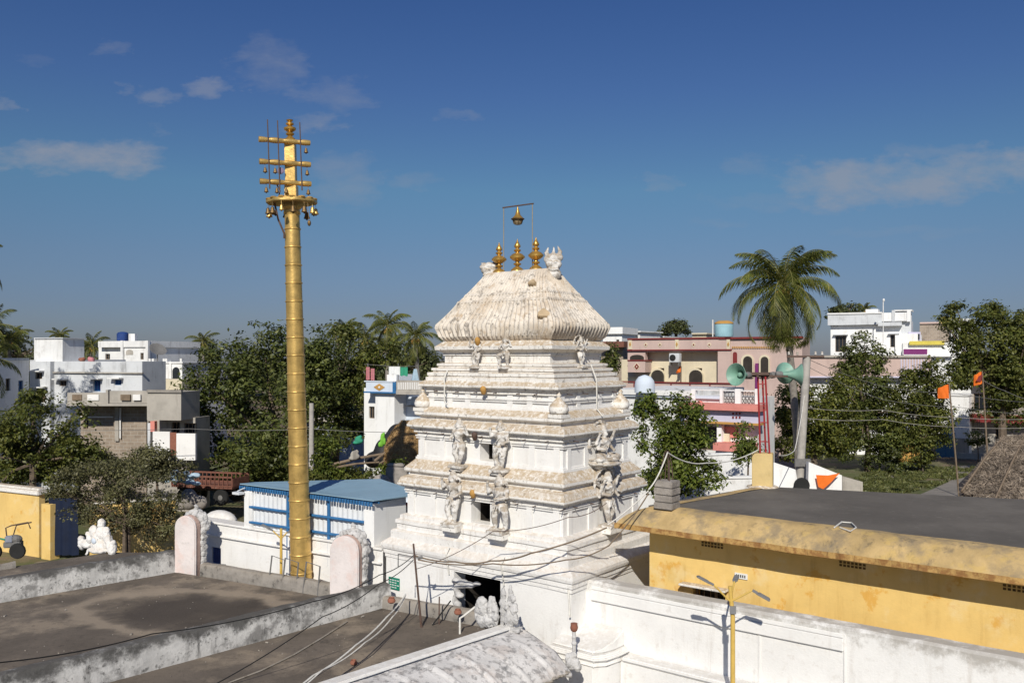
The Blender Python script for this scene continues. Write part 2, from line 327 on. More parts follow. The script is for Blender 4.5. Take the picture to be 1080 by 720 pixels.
M['palmbark'] = mat('palm_bark', (.26,.235,.205), .95, .3, 5, bump=.6, bs=10)
M['polecon'] = mat('concrete_pole', (.42,.395,.36), .9, .2, 3, streak=((.2,.18,.16),.5,4), bump=.2)
M['straw'] = mat('straw', (.40,.25,.11), .95, .4, 3, spots=((.22,.13,.06),.7,4), bump=.9, bs=14)
M['tarp'] = mat('black_tarp', (.03,.03,.032), .6, .3, 2, bump=.5, bs=4)
M['thatch'] = mat('palm_thatch', (.27,.215,.165), .95, .35, 2.5, spots=((.13,.10,.08),.7,5), bump=1, bs=16)
M['wood'] = mat('old_wood', (.22,.165,.115), .9, .3, 4, bump=.3)
M['rustwood'] = mat('rust_red_boards', (.20,.085,.06), .85, .3, 3, spots=((.3,.22,.18),.5,4), bump=.2)
M['tyre'] = M['black']
M['stone'] = mat('grey_rubble', (.33,.30,.27), .95, .3, 3, spots=((.16,.14,.12),.6,4), bump=.6, bs=8)
M['terracotta'] = mat('terracotta', (.28,.115,.075), .9, .2, 6, bump=.2)
M['rope'] = mat('white_rope', (.70,.68,.63), .8, .15, 8, bump=.05)
M['bluecloth'] = mat('pale_blue_cloth', (.38,.50,.60), .8, .2, 3, bump=.2, bs=5)
M['greencloth'] = mat('green_cloth', (.04,.30,.18), .8, .2, 3, bump=.2, bs=5)
M['pinkcloth'] = mat('pink_cloth', (.50,.20,.22), .8, .2, 3, bump=.2, bs=5)
M['lime_g'] = mat('bright_green_cloth', (.18,.46,.05), .8, .2, 3, bump=.2, bs=5)
M['signgreen'] = mat('green_sign', (.015,.20,.13), .5, .1, 4, bump=0)
M['signwhite'] = mat('sign_lettering', (.75,.76,.75), .6, .1, 4, bump=0)
M['blueplastic'] = mat('shaded_blue_cloth', (.006,.013,.038), .6, .2, 3, bump=.1)  # blue darkened almost to black, with the vine's shade in the colour
M['tealpaint'] = mat('blue_gate_paint', (.07,.17,.27), .6, .15, 3, bump=.08)
M['redcloth'] = mat('red_cloth', (.45,.03,.04), .8, .2, 3, bump=.1)
M['ground'] = mat('earth', (.22,.165,.115), .97, .3, .12, layers=(((.075,.10,.03), .85, .05, .47, .56),((.15,.105,.07),.6,.6,.5,.65),((.30,.25,.2),.5,1.3,.55,.68)), bump=.5, bs=3)
M['road'] = mat('grey_road', (.24,.22,.20), .95, .2, .4, spots=((.16,.14,.12),.5,.8), bump=.2, bs=10)
M['court'] = mat('court_paving', (.30,.28,.25), .95, .2, .5, spots=((.2,.18,.15),.5,1), bump=.2, bs=10)
M['grass'] = leafmat('grass_blades', (.07,.09,.025), (.15,.15,.05), .2)
def ring_stain(m, c, rx, ry, ang):
    # old water marks on the screed: a pale dried rim round a darker pool bed
    t = m.node_tree; n = t.nodes; l = t.links; b = n['Principled BSDF']; src = b.inputs['Base Color'].links[0].from_socket
    g = n.new('ShaderNodeNewGeometry'); mp = n.new('ShaderNodeMapping'); mp.vector_type = 'TEXTURE'; mp.inputs['Location'].default_value = (c[0],c[1],2.0); mp.inputs['Rotation'].default_value = (0,0,ang); mp.inputs['Scale'].default_value = (rx,ry,50)
    l.new(g.outputs['Position'], mp.inputs[0]); ln = n.new('ShaderNodeVectorMath'); ln.operation = 'LENGTH'; l.new(mp.outputs[0], ln.inputs[0])
    nz = n.new('ShaderNodeTexNoise'); nz.inputs['Scale'].default_value = .9; nz.inputs['Detail'].default_value = 7; l.new(g.outputs['Position'], nz.inputs['Vector'])
    ad = n.new('ShaderNodeMath'); ad.operation = 'MULTIPLY_ADD'; l.new(nz.outputs[0], ad.inputs[0]); ad.inputs[1].default_value = .55; l.new(ln.outputs['Value'], ad.inputs[2])
    for stops, cc in ((((0,0),(.70,.0),(.98,0),(1.12,.75),(1.24,.75),(1.34,0)),(.30,.245,.185)), (((0,.85),(.75,.8),(1.02,.35),(1.12,0)),(.055,.045,.037))):
        cr = n.new('ShaderNodeValToRGB'); l.new(ad.outputs[0], cr.inputs[0]); e = cr.color_ramp.elements
        sc_ = n.new('ShaderNodeMath'); sc_.operation = 'MULTIPLY'; l.new(ad.outputs[0], sc_.inputs[0]); sc_.inputs[1].default_value = .5; l.new(sc_.outputs[0], cr.inputs[0])
        e[0].position = stops[0][0]*.5; e[0].color = (stops[0][1],)*3+(1,); e[1].position = stops[-1][0]*.5; e[1].color = (stops[-1][1],)*3+(1,)
        for p_, v_ in stops[1:-1]: q = e.new(p_*.5); q.color = (v_,v_,v_,1)
        mx_ = n.new('ShaderNodeMix'); mx_.data_type = 'RGBA'; l.new(cr.outputs[0], mx_.inputs[0]); l.new(src, mx_.inputs[6]); mx_.inputs[7].default_value = (*cc,1); src = mx_.outputs[2]
    l.new(src, b.inputs['Base Color'])
_c = ((200-540)/920*25.8, 25.8)
ring_stain(M['roofdk'], _c, 3.9, 2.3, math.radians(-18))
LV = {}
LV['dark'] = leafmat('dark_leaves', (.052,.074,.018), (.145,.158,.038), .32)
LV['neem'] = leafmat('neem_leaves', (.064,.088,.019), (.185,.188,.042), .36)
LV['olive'] = leafmat('olive_leaves', (.080,.084,.034), (.19,.18,.082), .32, (.20,.19,.13))
LV['yel'] = leafmat('yellow_green_leaves', (.075,.10,.018), (.20,.20,.04), .35)
LV['bright'] = leafmat('bright_leaves', (.068,.105,.017), (.19,.22,.040), .38)
LV['far'] = leafmat('far_leaves', (.055,.07,.026), (.12,.13,.045), .25)
LV['palm'] = leafmat('palm_leaves', (.075,.10,.018), (.20,.21,.045), .38, (.28,.22,.06))
# ------------------------------------------------------------------ ground
g = MB(); S_ = 2500
g.add([(-S_,-200,0),(S_,-200,0),(S_,S_,0),(-S_,S_,0)], [(0,1,2,3)])
tag(g.build('ground', M['ground']), kind='structure')
def sheet(name, pts, z, m, **k):
    b = MB(); b.add([(p[0],p[1],z) for p in pts], [tuple(range(len(pts)))]); return tag(b.build(name, m), kind='structure')
rp = [G(940,496,0), G(1120,484,0), G(1120,493,0), G(1040,497,0), G(1016,512,0), G(1005,540,0), G(925,540,0), G(985,515,0), G(1010,503,0), G(940,505,0)]
sheet('road', [(p.x,p.y) for p in rp], .004, M['road'])
sheet('courtyard', [(-14,24),(3.0,23),(-4.0,29.5),(-13,33)], .004, M['court'])

# ------------------------------------------------------------------ foliage
def leaf_mesh(name, pts, nrm, size, mat_, parent, asp=.5):
    n = len(pts); pts = np.asarray(pts); nrm = np.asarray(nrm)
    d = rng.normal(size=(n,3)); d -= nrm*(d*nrm).sum(1, keepdims=True); d /= np.linalg.norm(d,axis=1,keepdims=True)+1e-9
    e = np.cross(nrm, d); s = size*(.6+.8*rng.random((n,1)))
    v = np.stack([pts-d*s*.5, pts+e*s*asp*.5+nrm*s*.08, pts+d*s*.5, pts-e*s*asp*.5+nrm*s*.08], 1).reshape(-1,3)
    me = bpy.data.meshes.new(name); me.vertices.add(4*n); me.vertices.foreach_set('co', v.astype(np.float32).ravel())
    me.loops.add(4*n); me.loops.foreach_set('vertex_index', np.arange(4*n, dtype=np.int32))
    me.polygons.add(n); me.polygons.foreach_set('loop_start', np.arange(0,4*n,4, dtype=np.int32)); me.polygons.foreach_set('loop_total', np.full(n,4,dtype=np.int32))
    me.update(calc_edges=True); me.materials.append(mat_)
    o = bpy.data.objects.new(name, me); col.objects.link(o)
    if parent: o.parent = parent
    return o
def crown_pts(lobes, n, clump, per, gap=.0, flat=1.0):
    """leaf clumps through the volume of a few lobes; each clump is a small dome of leaves."""
    vol = np.array([l[3]*l[4]*l[5] for l in lobes])**.75; vol /= vol.sum()
    P = []; Nn = []; C = []
    nc = n//per
    for li in range(len(lobes)):
        cx_,cy_,cz_,rx,ry,rz = lobes[li]
        k = max(3, int(nc*vol[li]))
        ns = int(7+min(9, rx*2)); su = rng.normal(size=(ns,3)); su /= np.linalg.norm(su,axis=1,keepdims=True)      # boughs: smaller heads standing out of the lobe
        sr = .50+.42*rng.random((ns,1)); sc_ = su*sr; srad = .26+.24*rng.random((ns,1))
        which = rng.integers(0, ns, k)
        u = rng.normal(size=(k,3)); u /= np.linalg.norm(u,axis=1,keepdims=True); u = u+su[which]*.35; u /= np.linalg.norm(u,axis=1,keepdims=True)
        r = (.45+.55*rng.random((k,1))**.5)
        c = (sc_[which]+u*r*srad[which])
        fill = rng.random(k) < .18; v_ = rng.normal(size=(k,3)); v_ /= np.linalg.norm(v_,axis=1,keepdims=True); c[fill] = (v_*rng.random((k,1))**.4*.7)[fill]
        c = c*np.array([rx,ry,rz])+np.array([cx_,cy_,cz_])
        if gap:
            keep = np.array([mnoise.noise(Vector(q)*(1.1/clump*.5))>-gap for q in c]); c = c[keep]; u = u[keep]
        m = len(c); cs = clump*(.55+.9*rng.random((m,1)))
        o = rng.normal(size=(m,per,3)); o /= np.linalg.norm(o,axis=2,keepdims=True); o *= rng.random((m,per,1))**.4
        pts = c[:,None,:]+o*cs[:,None,:]*np.array([1,1,.62*flat])
        nn = o*.6+u[:,None,:]*.45+np.array([0,-.0,.55])+rng.normal(size=o.shape)*.45
        nn /= np.linalg.norm(nn,axis=2,keepdims=True)
        P.append(pts.reshape(-1,3)); Nn.append(nn.reshape(-1,3)); C.append(c)
    return np.concatenate(P), np.concatenate(Nn), np.concatenate(C)
def tree(label, D, px, lobes_px, mat_, n=6000, leaf=.28, clump=.6, per=22, gap=.35, tr=.22, name='broadleaf_tree', cat='tree', group=None, base_px=None, stems=1, bark='bark', depthk=.8):
    """lobes_px: (px, py, half width px, half height px) at depth D."""
    k = D/F; bp = base_px if base_px is not None else px
    n = int(n*1.55); leaf *= .80; base = Vector(((bp-CX)*k, D, 0)); t = thing(name, label, cat, base, 0, group)
    lobes = []
    for i,(lx,ly,a,b) in enumerate(lobes_px):
        p = W(lx,ly,D)-base; lobes.append((p.x, (0 if i==0 else rng.uniform(-.5,.5)*a*k), p.z, a*k, a*k*depthk, b*k))
    P, Nn, C = crown_pts(lobes, n, clump, per, gap)
    leaf_mesh('crown', P, Nn, leaf, mat_, t)
    b = MB()
    zc = min(l[2] for l in lobes); main = lobes[0]
    fork = Vector((main[0]*.4, 0, max(.6, main[2]-main[5]*.8)))
    for s_ in range(stems):
        off = Vector((rng.uniform(-.3,.3), rng.uniform(-.3,.3), 0))*(stems>1)
        mid = fork*.5+Vector((rng.uniform(-.15,.15), rng.uniform(-.1,.1), 0)); mid.z = fork.z*.5
        b.tube([off+Vector((0,0,-.1)), off+mid, fork+off*.6], [tr*1.3, tr*.95, tr*.8], 8)
    for c in C[rng.choice(len(C), min(len(C), 16), replace=False)]:
        c = Vector(c); m = fork.lerp(c,.5)+Vector((rng.uniform(-.3,.3),rng.uniform(-.3,.3),rng.uniform(-.1,.4)))
        b.tube([fork, m, c], [tr*.55, tr*.3, tr*.08], 5)
    b.build('trunk', M[bark], t, True)
    return t
def frond(b, rb, o, az, el, L, droop, nl=58, w=.55, twist=0):
    """one palm leaf: a drooping rib (rb) and its leaflets (b)."""
    d = Vector((math.cos(az), math.sin(az), 0)); pts = []; e = el; p = Vector(o); st = L/14
    for i in range(15):
        pts.append(p.copy()); p = p+(d*math.cos(e)+Vector((0,0,1))*math.sin(e))*st; e -= droop*(1+i*.12)/14
    rb.tube(pts, [.045*(1-.85*i/14) for i in range(15)], 4)
    sd = Vector((-d.y, d.x, 0))
    for i in range(nl):
        t = .12+.87*i/nl; f = t*14; k = min(13,int(f)); q = pts[k].lerp(pts[k+1], f-k); tan = (pts[k+1]-pts[k]).normalized()
        ll = w*L*.42*math.sin(math.pi*min(1,(t*.86+.14)))**.7*(.85+.3*rng.random())
        for s in (-1,1):
            dn = (sd*s*.75+tan*.6+Vector((0,0,-.25-.55*rng.random()))).normalized(); up = tan
            tip = q+dn*ll+Vector((0,0,-.22*ll)); wd = .017*L/3.5+.008
            m = q.lerp(tip,.5)+Vector((0,0,.06*ll))
            b.add([q-up*wd*.4, m-up*wd, tip, m+up*wd, q+up*wd*.4], [(0,1,3,4),(1,2,3)])
def palm(label, base, top, L=3.6, nf=20, tr=.17, name='coconut_palm', group=None, seed=0, nuts=True, lo=-.6, az0=None):
    rs = np.random.default_rng(seed+100)
    t = thing(name, label, 'palm tree', base, 0, group)
    tp = Vector(top)-Vector(base); b = MB()
    path = [Vector((tp.x*(s**1.4), tp.y*(s**1.4), tp.z*s)) for s in np.linspace(0,1,26)]
    b.tube(path, [tr*(1.35-.55*i/25)*(1.06 if i%2 else .97) for i in range(26)], 10); b.build('trunk', M['palmbark'], t, True)
    lf, rb = MB(), MB()
    for i in range(nf):
        az = i*2.399963+rs.uniform(-.25,.25); q = i/(nf-1); el = 1.45-(1.45-lo)*q**1.15+rs.uniform(-.12,.12)
        frond(lf, rb, tp+Vector((0,0,.1)), az, el, L*rs.uniform(.85,1.1)*(1 if q>.15 else .8), .75+.7*q+rs.uniform(-.1,.2))
    lf.build('fronds', LV['palm'], t); rb.build('ribs', mat_rib, t)
    if nuts:
        nb = MB()
        for i in range(9): 
            a = i*.75; nb.ell(tp+Vector((math.cos(a)*.28, math.sin(a)*.28, -.25-.12*(i%3))), (.13,.13,.16), 6)
        nb.build('coconuts', M['ochre'], t, True)
    return t
mat_rib = mat('palm_rib', (.20,.19,.06), .7, .2, 4, bump=.05)

# ------------------------------------------------------------------ gopuram (temple gate tower)
TH = R(38.26)
T = Fr((.30,27.0), -TH)
gop = thing('temple_tower', 'tall weathered white temple gate tower with ribbed barrel roof and gold finials', 'temple tower', (.30,27.0,0), -TH)
def ring_pts(hx, hy, nx, ny, bay=0, rib=0, ribn=0):
    p = []
    for side, (n, L) in enumerate(((nx,hx),(ny,hy),(nx,hx),(ny,hy))):
        for i in range(n):
            s = -1+2*i/n; o = 0
            if bay and side in (0,2) and .12 < (s+1)/2 < .88: o = bay*(1 if .2<(s+1)/2<.8 else .5)
            if bay and side in (1,3) and .3 < (s+1)/2 < .7: o = bay
            if rib: o += rib*(abs(math.cos(math.pi*(s+1)/2*ribn*(1 if side in (0,2) else .66))) - .5)
            if side==0: p.append((s*hx, -hy-o))
            elif side==1: p.append((hx+o, s*hy))
            elif side==2: p.append((-s*hx, hy+o))
            else: p.append((-hx-o, -s*hy))
    return p
def stack(name, prof, m, parent=gop, nx=26, ny=18, cap=True, bay=0, rough=.012, rib=None, smooth=False):
    b = MB(); rings = []
    for q in prof:
        hx, hy, z = q[:3]; rb = rib if rib else (0,0)
        rings.append([(x,y,z) for x,y in ring_pts(hx,hy,nx,ny,bay,rb[0]*(q[3] if len(q)>3 else 1),rb[1])])
    n = len(rings[0])
    for r in rings: b.v += r
    b.f += [(i*n+k, i*n+(k+1)%n, (i+1)*n+(k+1)%n, (i+1)*n+k) for i in range(len(rings)-1) for k in range(n)]
    if cap: b.f.append(tuple((len(rings)-1)*n+k for k in range(n)))
    return b.build(name, m, parent, smooth, rough=rough)
def lip(hx, hy, z0, z1, back, zt, recess=.10):
    """a cornice: stepped brackets below, an overhanging lip, a sloped top back to half sizes 'back' at zt"""
    dx, dy = hx, hy
    return [(dx-.28,dy-.28,z0-.26),(dx-.22,dy-.22,z0-.26),(dx-.22,dy-.22,z0-.17),(dx-.14,dy-.14,z0-.16),(dx-.14,dy-.14,z0-.06),(dx-.06,dy-.06,z0-.05),(dx-.06,dy-.06,z0),(dx,dy,z0),(dx+.02,dy+.02,z0+.03),
            (dx+.02,dy+.02,z0+.08),(dx-.01,dy-.01,z0+.13),(dx-.06,dy-.06,z1),(back[0],back[1],zt)]
# base storey with the doorway cut through its front
bx, by = 3.5, 2.4
b = MB()
b.panel((-bx,-by,0), (1,0,0), (0,0,1), (0,-1,0), 2*bx, 3.5, [(bx-.65, bx+1.1, 0, 3.26)], .5, back=False)
b.panel((bx,-by,0), (0,1,0), (0,0,1), (1,0,0), 2*by, 3.5, [], 0); b.panel((bx,by,0), (-1,0,0), (0,0,1), (0,1,0), 2*bx, 3.5, [], 0); b.panel((-bx,by,0), (0,-1,0), (0,0,1), (-1,0,0), 2*by, 3.5, [], 0)
b.build('base_wall', M['limewall'], gop)
b = MB(); b.panel((-1.2,-by+.502,0),(1,0,0),(0,0,1),(0,-1,0),2.9,3.45,[(.55,2.3,0,3.26)],2.6); b.build('doorway_passage', M['dark'], gop)  # passage coloured near-black to paint in its shade
stack('base_cornice', [(bx-.05,by-.05,3.3),(bx+.03,by+.03,3.31),(bx+.03,by+.03,3.42),(bx+.06,by+.06,3.43),(bx+.06,by+.06,3.56),(bx+.10,by+.10,3.58),(bx+.12,by+.12,3.66),(bx+.12,by+.12,3.74),(bx+.05,by+.05,3.80),(3.36,2.34,3.92)], M['lime2'])
stack('plinth_steps', [(3.36,2.34,3.85),(3.36,2.34,4.12),(3.30,2.28,4.17),(3.22,2.20,4.18),(3.22,2.20,4.34),(3.26,2.24,4.36),(3.26,2.24,4.46),(3.15,2.14,4.50),(3.15,2.14,4.60),(3.10,2.10,4.62),(3.0,2.02,4.66)], M['lime2'])
def storey(hx, hy, z0, z1, hole=None, name='storey_wall', dep=.42):
    b = MB(); h = []
    if hole: h = [(hole[0]+hx, hole[1]+hx, hole[2]-z0, hole[3]-z0)]
    b.panel((-hx,-hy,z0), (1,0,0), (0,0,1), (0,-1,0), 2*hx, z1-z0, h, dep, back=False)
    b.panel((hx,-hy,z0), (0,1,0), (0,0,1), (1,0,0), 2*hy, z1-z0, [], 0); b.panel((hx,hy,z0), (-1,0,0), (0,0,1), (0,1,0), 2*hx, z1-z0, [], 0); b.panel((-hx,hy,z0), (0,-1,0), (0,0,1), (-1,0,0), 2*hy, z1-z0, [], 0)
    w = b.build(name, M['limewall'], gop)
    if hole:
        q = MB(); q.panel((hole[0]-.25,-hy+.421,hole[2]-.1),(1,0,0),(0,0,1),(0,-1,0),hole[1]-hole[0]+.5,hole[3]-hole[2]+.2,[(.25,hole[1]-hole[0]+.25,.1,hole[3]-hole[2]+.1)],1.2); q.build('window_niche', M['dark'], gop)  # recess behind the window; the dark colour paints in its shade
    for x in (-.93,-.62,-.33,.33,.62,.93):               # flat pilasters
        if hole and hole[0]-.12 < x*hx < hole[1]+.12: continue
        q = MB(); q.box(x*hx-.10, x*hx+.10, -hy-.045, -hy-.002, z0, z1); q.build('pilaster', M['limewall'], gop, bevel=.008)
    for y in (-.86,-.36,.36,.86): q = MB(); q.box(hx+.002, hx+.045, y*hy-.09, y*hy+.09, z0, z1); q.build('pilaster', M['limewall'], gop, bevel=.008)
    return w
w1 = (T.fx(497,None,-2.0), T.fx(517,None,-2.0)); w2 = (T.fx(506,None,-1.73), T.fx(519.5,None,-1.73))
storey(2.96,2.0,4.62,5.45,(w1[0],w1[1],4.67,5.29)); stack('cornice', lip(3.14,2.22,5.55,5.80,(2.95,2.0),5.86), M['lime'])
stack('cornice', [(2.90,1.95,5.86),(2.90,1.95,5.94),(3.0,2.04,5.96),(3.03,2.07,6.0),(3.03,2.07,6.08),(2.98,2.02,6.14),(2.80,1.76,6.36)], M['lime'])
storey(2.76,1.72,6.34,7.12,(w2[0],w2[1],6.47,6.97)); stack('cornice', lip(2.98,1.98,7.34,7.54,(2.78,1.80),7.60), M['lime'])
stack('cornice', [(2.68,1.72,7.60),(2.68,1.72,7.68),(2.76,1.82,7.70),(2.80,1.86,7.74),(2.80,1.86,7.82),(2.74,1.80,7.88),(2.52,1.62,8.0)], M['lime'])
for (hx,hy,z) in ((2.96,2.0,5.46),(2.76,1.72,7.14),(2.46,1.58,8.36)):
    stack('string_moulding', [(hx,hy,z-.16),(hx+.05,hy+.05,z-.155),(hx+.05,hy+.05,z-.125),(hx+.02,hy+.02,z-.12),(hx+.02,hy+.02,z-.10),(hx+.07,hy+.07,z-.09),(hx+.07,hy+.07,z-.05),(hx,hy,z-.045)], M['limewall'], cap=False, rough=.006)
for (hx,hy,z) in ((2.76,1.72,6.36),(2.46,1.58,8.0)):
    stack('foot_moulding', [(hx+.06,hy+.06,z-.02),(hx+.06,hy+.06,z+.05),(hx+.03,hy+.03,z+.055),(hx+.03,hy+.03,z+.10),(hx,hy,z+.105)], M['limewall'], cap=False, rough=.006)
storey(2.46,1.58,7.98,8.45); stack('cornice', lip(2.64,1.80,8.60,8.76,(2.5,1.7),8.80), M['lime'])
stack('stepped_courses', [(2.46,1.70,8.78),(2.46,1.70,8.90),(2.40,1.64,8.91),(2.40,1.64,8.94),(2.43,1.67,8.95),(2.43,1.67,9.04),(2.30,1.54,9.06),(2.30,1.54,9.10),(2.34,1.58,9.11),(2.34,1.58,9.18),(2.18,1.44,9.20),(2.18,1.44,9.24),(2.21,1.47,9.25),(2.21,1.47,9.32),(2.06,1.34,9.34)], M['lime'])
stack('neck', [(2.02,1.30,9.30),(2.02,1.30,9.56),(2.06,1.34,9.57),(2.06,1.34,9.64),(2.14,1.42,9.70),(2.24,1.52,9.74),(2.25,1.53,9.84),(2.18,1.46,9.90),(2.06,1.34,10.0)], M['lime'])
rf0 = [(1.98,1.26,9.96,0),(2.06,1.32,10.03,.5),(2.15,1.42,10.14,1),(2.24,1.50,10.30,1),(2.29,1.55,10.44,1),(2.27,1.52,10.56,1),(2.17,1.42,10.74,1),(2.0,1.25,10.98,1),(1.86,1.10,11.18,1),(1.87,1.11,11.20,.2),(1.84,1.08,11.26,.2),(1.80,1.03,11.27,1),(1.68,.90,11.43,1),(1.69,.91,11.45,.2),(1.66,.88,11.50,.2),(1.61,.82,11.52,1),(1.46,.62,11.76,1),(1.32,.42,11.96,.8),(1.22,.26,12.06,.3),(1.20,.20,12.14,0),(1.12,.13,12.17,0)]
rf = [(1.98,1.26,9.96,0),(2.06,1.32,10.03,.5),(2.15,1.42,10.14,1),(2.25,1.42,10.30,1),(2.30,1.45,10.42,1),(2.28,1.43,10.52,1),(2.20,1.36,10.62,1),(2.05,1.24,10.80,1),(1.90,1.12,10.99,1),(1.76,1.03,11.17,1),(1.77,1.04,11.19,.2),(1.74,1.01,11.25,.2),(1.70,.97,11.26,1),(1.60,.86,11.40,1),(1.61,.87,11.42,.2),(1.58,.84,11.47,.2),(1.54,.80,11.49,1),(1.42,.66,11.68,1),(1.32,.52,11.86,.8),(1.24,.40,12.02,.3),(1.21,.34,12.10,0),(1.15,.26,12.17,0)]
stack('barrel_roof', rf, M['limeroof'], nx=150, ny=96, rib=(.06,26), rough=.012, smooth=True)
# mini corner shrines on the third storey
def kuta(x, y, z, s=1, name='miniature_shrine'):
    b = MB(); b.box(x-.26*s, x+.26*s, y-.26*s, y+.26*s, z, z+.12*s)
    b.lathe([(.24*s,.12*s),(.30*s,.16*s),(.33*s,.26*s),(.29*s,.40*s),(.18*s,.52*s),(.10*s,.60*s),(.06*s,.66*s),(.09*s,.72*s),(.04*s,.78*s),(.02*s,.88*s)], 14, (x,y,z))
    return b.build(name, M['lime'], gop, True, rough=.015)
for x, y in ((-2.62,-1.66),(2.58,-1.66),(2.58,1.60),(-2.62,1.60)): kuta(x, y, 7.84, .86)
# stucco figures
def figure(pose):
    b = MB(); c = lambda p,q,r0,r1: (b.tube([p, Vector(p).lerp(Vector(q),.5), q], [r0,(r0+r1)/2,r1], 8), b.ell(p,r0,6), b.ell(q,r1,6))
    if pose == 'seat':
        for s in (-1,1):
            c((s*.09,0,.16),(s*.26,-.12,.13),.085,.07); c((s*.26,-.12,.13),(s*.04,-.2,.10),.07,.045)
        hz = .16; b.lathe([(.30,0),(.33,.04),(.26,.08),(.30,.11)], 14)
    elif pose == 'knee':
        c((.07,0,.48),(.2,-.12,.40),.085,.062); c((.2,-.12,.40),(.16,-.05,.08),.062,.04); c((.16,-.05,.08),(.17,-.14,.05),.04,.03)
        c((-.07,0,.48),(-.09,-.04,.27),.085,.06); c((-.09,-.04,.27),(-.09,0,.06),.06,.04); c((-.09,0,.06),(-.1,-.1,.04),.04,.03); hz = .48
    else:
        c((.06,0,.48),(.07,-.05,.27),.085,.06); c((.07,-.05,.27),(.03,0,.06),.06,.04); c((.03,0,.06),(.05,-.1,.04),.04,.03)
        c((-.07,0,.48),(-.1,-.05,.28),.085,.06); c((-.1,-.05,.28),(-.03,-.05,.06),.06,.04); c((-.03,-.05,.06),(-.08,-.13,.04),.04,.03); hz = .48
    b.ell((0,0,hz+.02),(.13,.10,.09),8); c((0,0,hz+.05),(.015,0,hz+.17),.09,.075); c((.015,0,hz+.17),(0,0,hz+.28),.085,.11)
    b.ell((.06,-.02,hz+.27),(.07,.07,.06),6); b.ell((-.06,-.02,hz+.27),(.07,.07,.06),6)
    c((0,0,hz+.30),(0,-.01,hz+.38),.045,.04); b.ell((0,-.02,hz+.43),(.062,.068,.08),8); b.ell((0,-.09,hz+.42),(.014,.016,.022),5)
    b.lathe([(.075,0),(.08,.03),(.06,.08),(.045,.12),(.02,.16)], 10, (0,0,hz+.47))
    arms = [((.2,-.02,-.14),(.13,-.14,-.2)), ((-.23,-.02,-.06),(-.2,-.08,.14))]
    if pose in ('many','seat'): arms += [((.25,0,-.02),(.26,-.06,.16)), ((-.2,-.03,-.15),(-.12,-.13,-.16))]
    if pose == 'many': arms += [((.27,.01,.06),(.34,-.02,.2)), ((-.27,.01,.04),(-.36,-.02,.16)), ((.26,0,-.12),(.36,-.05,-.16)), ((-.26,0,-.12),(-.35,-.06,-.18))]
    if pose == 'knee': arms[0] = ((.2,-.06,-.12),(.06,-.2,-.14))
    for (e, h) in arms:
        s = 1 if e[0]>0 else -1; sh = Vector((s*.125,0,hz+.31)); E_ = Vector((e[0],e[1],hz+.31+e[2])); H_ = Vector((h[0],h[1],hz+.31+h[2]))
        c(sh,E_,.045,.034); c(E_,H_,.034,.024); b.ell(H_,.033,6)
    for k in range(10):                              # necklace, girdle, tassels, sacred thread and headdress wings
        a = 2*math.pi*k/10; b.ell((.075*math.cos(a), -.02+.085*math.sin(a), hz+.325-.02*math.sin(-a)), .016, 4); b.ell((.125*math.cos(a), .10*math.sin(a), hz+.03), .022, 4)
    for x in (-.07,-.03,.02,.06): b.tube([(x,-.10,hz+.03),(x*1.3,-.12,hz-.12)], [.016,.01], 5)
    b.tube([(.09,-.08,hz+.30),(.0,-.12,hz+.18),(-.09,-.09,hz+.08)], .013, 5)
    for s in (-1,1): b.ell((s*.085,-.01,hz+.44),(.03,.03,.04),5); b.ell((s*.15,0,hz+.31),(.045,.045,.05),5); b.tube([(s*.06,.02,hz+.50),(s*.13,.03,hz+.46),(s*.14,.03,hz+.36)], [.02,.02,.008], 5)
    if pose in ('many','seat'):
        pts = [(.33*math.cos(t), .06, hz+.30+.36*math.sin(t)) for t in np.linspace(-.3,math.pi+.3,13)]; b.tube(pts, .026, 5)
        for p_ in pts[::2]: b.ell(p_, .042, 5)
    if pose != 'seat': b.box(-.17,.17,-.18,.10,-.06,.02)
    return b
FIG = {}
def statue(pose, x, y, z, h, rz, mir=1, m='stucco', parent=gop, name='stucco_figure', label=None):
    if (pose, m) not in FIG:
        o = remesh(figure(pose), name, M[m], parent, .0135, 1); FIG[(pose,m)] = o
        for v in o.data.vertices: v.co += mnoise.noise_vector(v.co*16)*.008
    else:
        o = FIG[(pose,m)].copy(); col.objects.link(o); o.parent = parent
    o.location = (x,y,z); o.rotation_euler = (0,0,rz); o.scale = (h*mir*1.18,h*1.1,h)
    if label: o['label'] = label
    return o
sx = lambda px, y: T.fx(px, None, y)
statue('stand', sx(478,-2.26), -2.26, 4.62, 1.42, 0); statue('knee', sx(527,-2.26), -2.26, 4.62, 1.45, 0, 1)
statue('stand', sx(484.5,-1.98), -1.98, 6.30, 1.27, 0, -1); statue('stand', sx(528,-1.98), -1.98, 6.30, 1.27, 0, 1)
statue('stand', sx(502.5,-1.52), -1.52, 9.22, .84, 0); statue('knee', sx(533,-1.52), -1.52, 9.22, .84, 0, -1)
sy = lambda px, x: T.fy(px, None, x)
statue('many', 3.16, sy(641,3.16), 4.72, 1.42, R(90)); statue('seat', 2.95, sy(636,2.95), 6.42, 1.5, R(90)); statue('many', 2.22, sy(612.5,2.22), 9.24, .80, R(90))
PED = []
class PB:
    def box(s,*a): q = MB(); q.box(*a); q.build('figure_ledge', M['lime'], gop, bevel=.015, rough=.01)
ped = PB()
for px in (478,527): x = sx(px,-2.3); ped.box(x-.27,x+.27,-2.52,-2.0,4.40,4.57)
for px in (484.5,528): x = sx(px,-1.95); ped.box(x-.2,x+.2,-2.16,-1.75,6.14,6.26)
y = sy(641,3.16); ped.box(3.0,3.45,y-.3,y+.3,4.5,4.66); y = sy(636,2.95); ped.box(2.7,3.12,y-.28,y+.28,6.30,6.42)
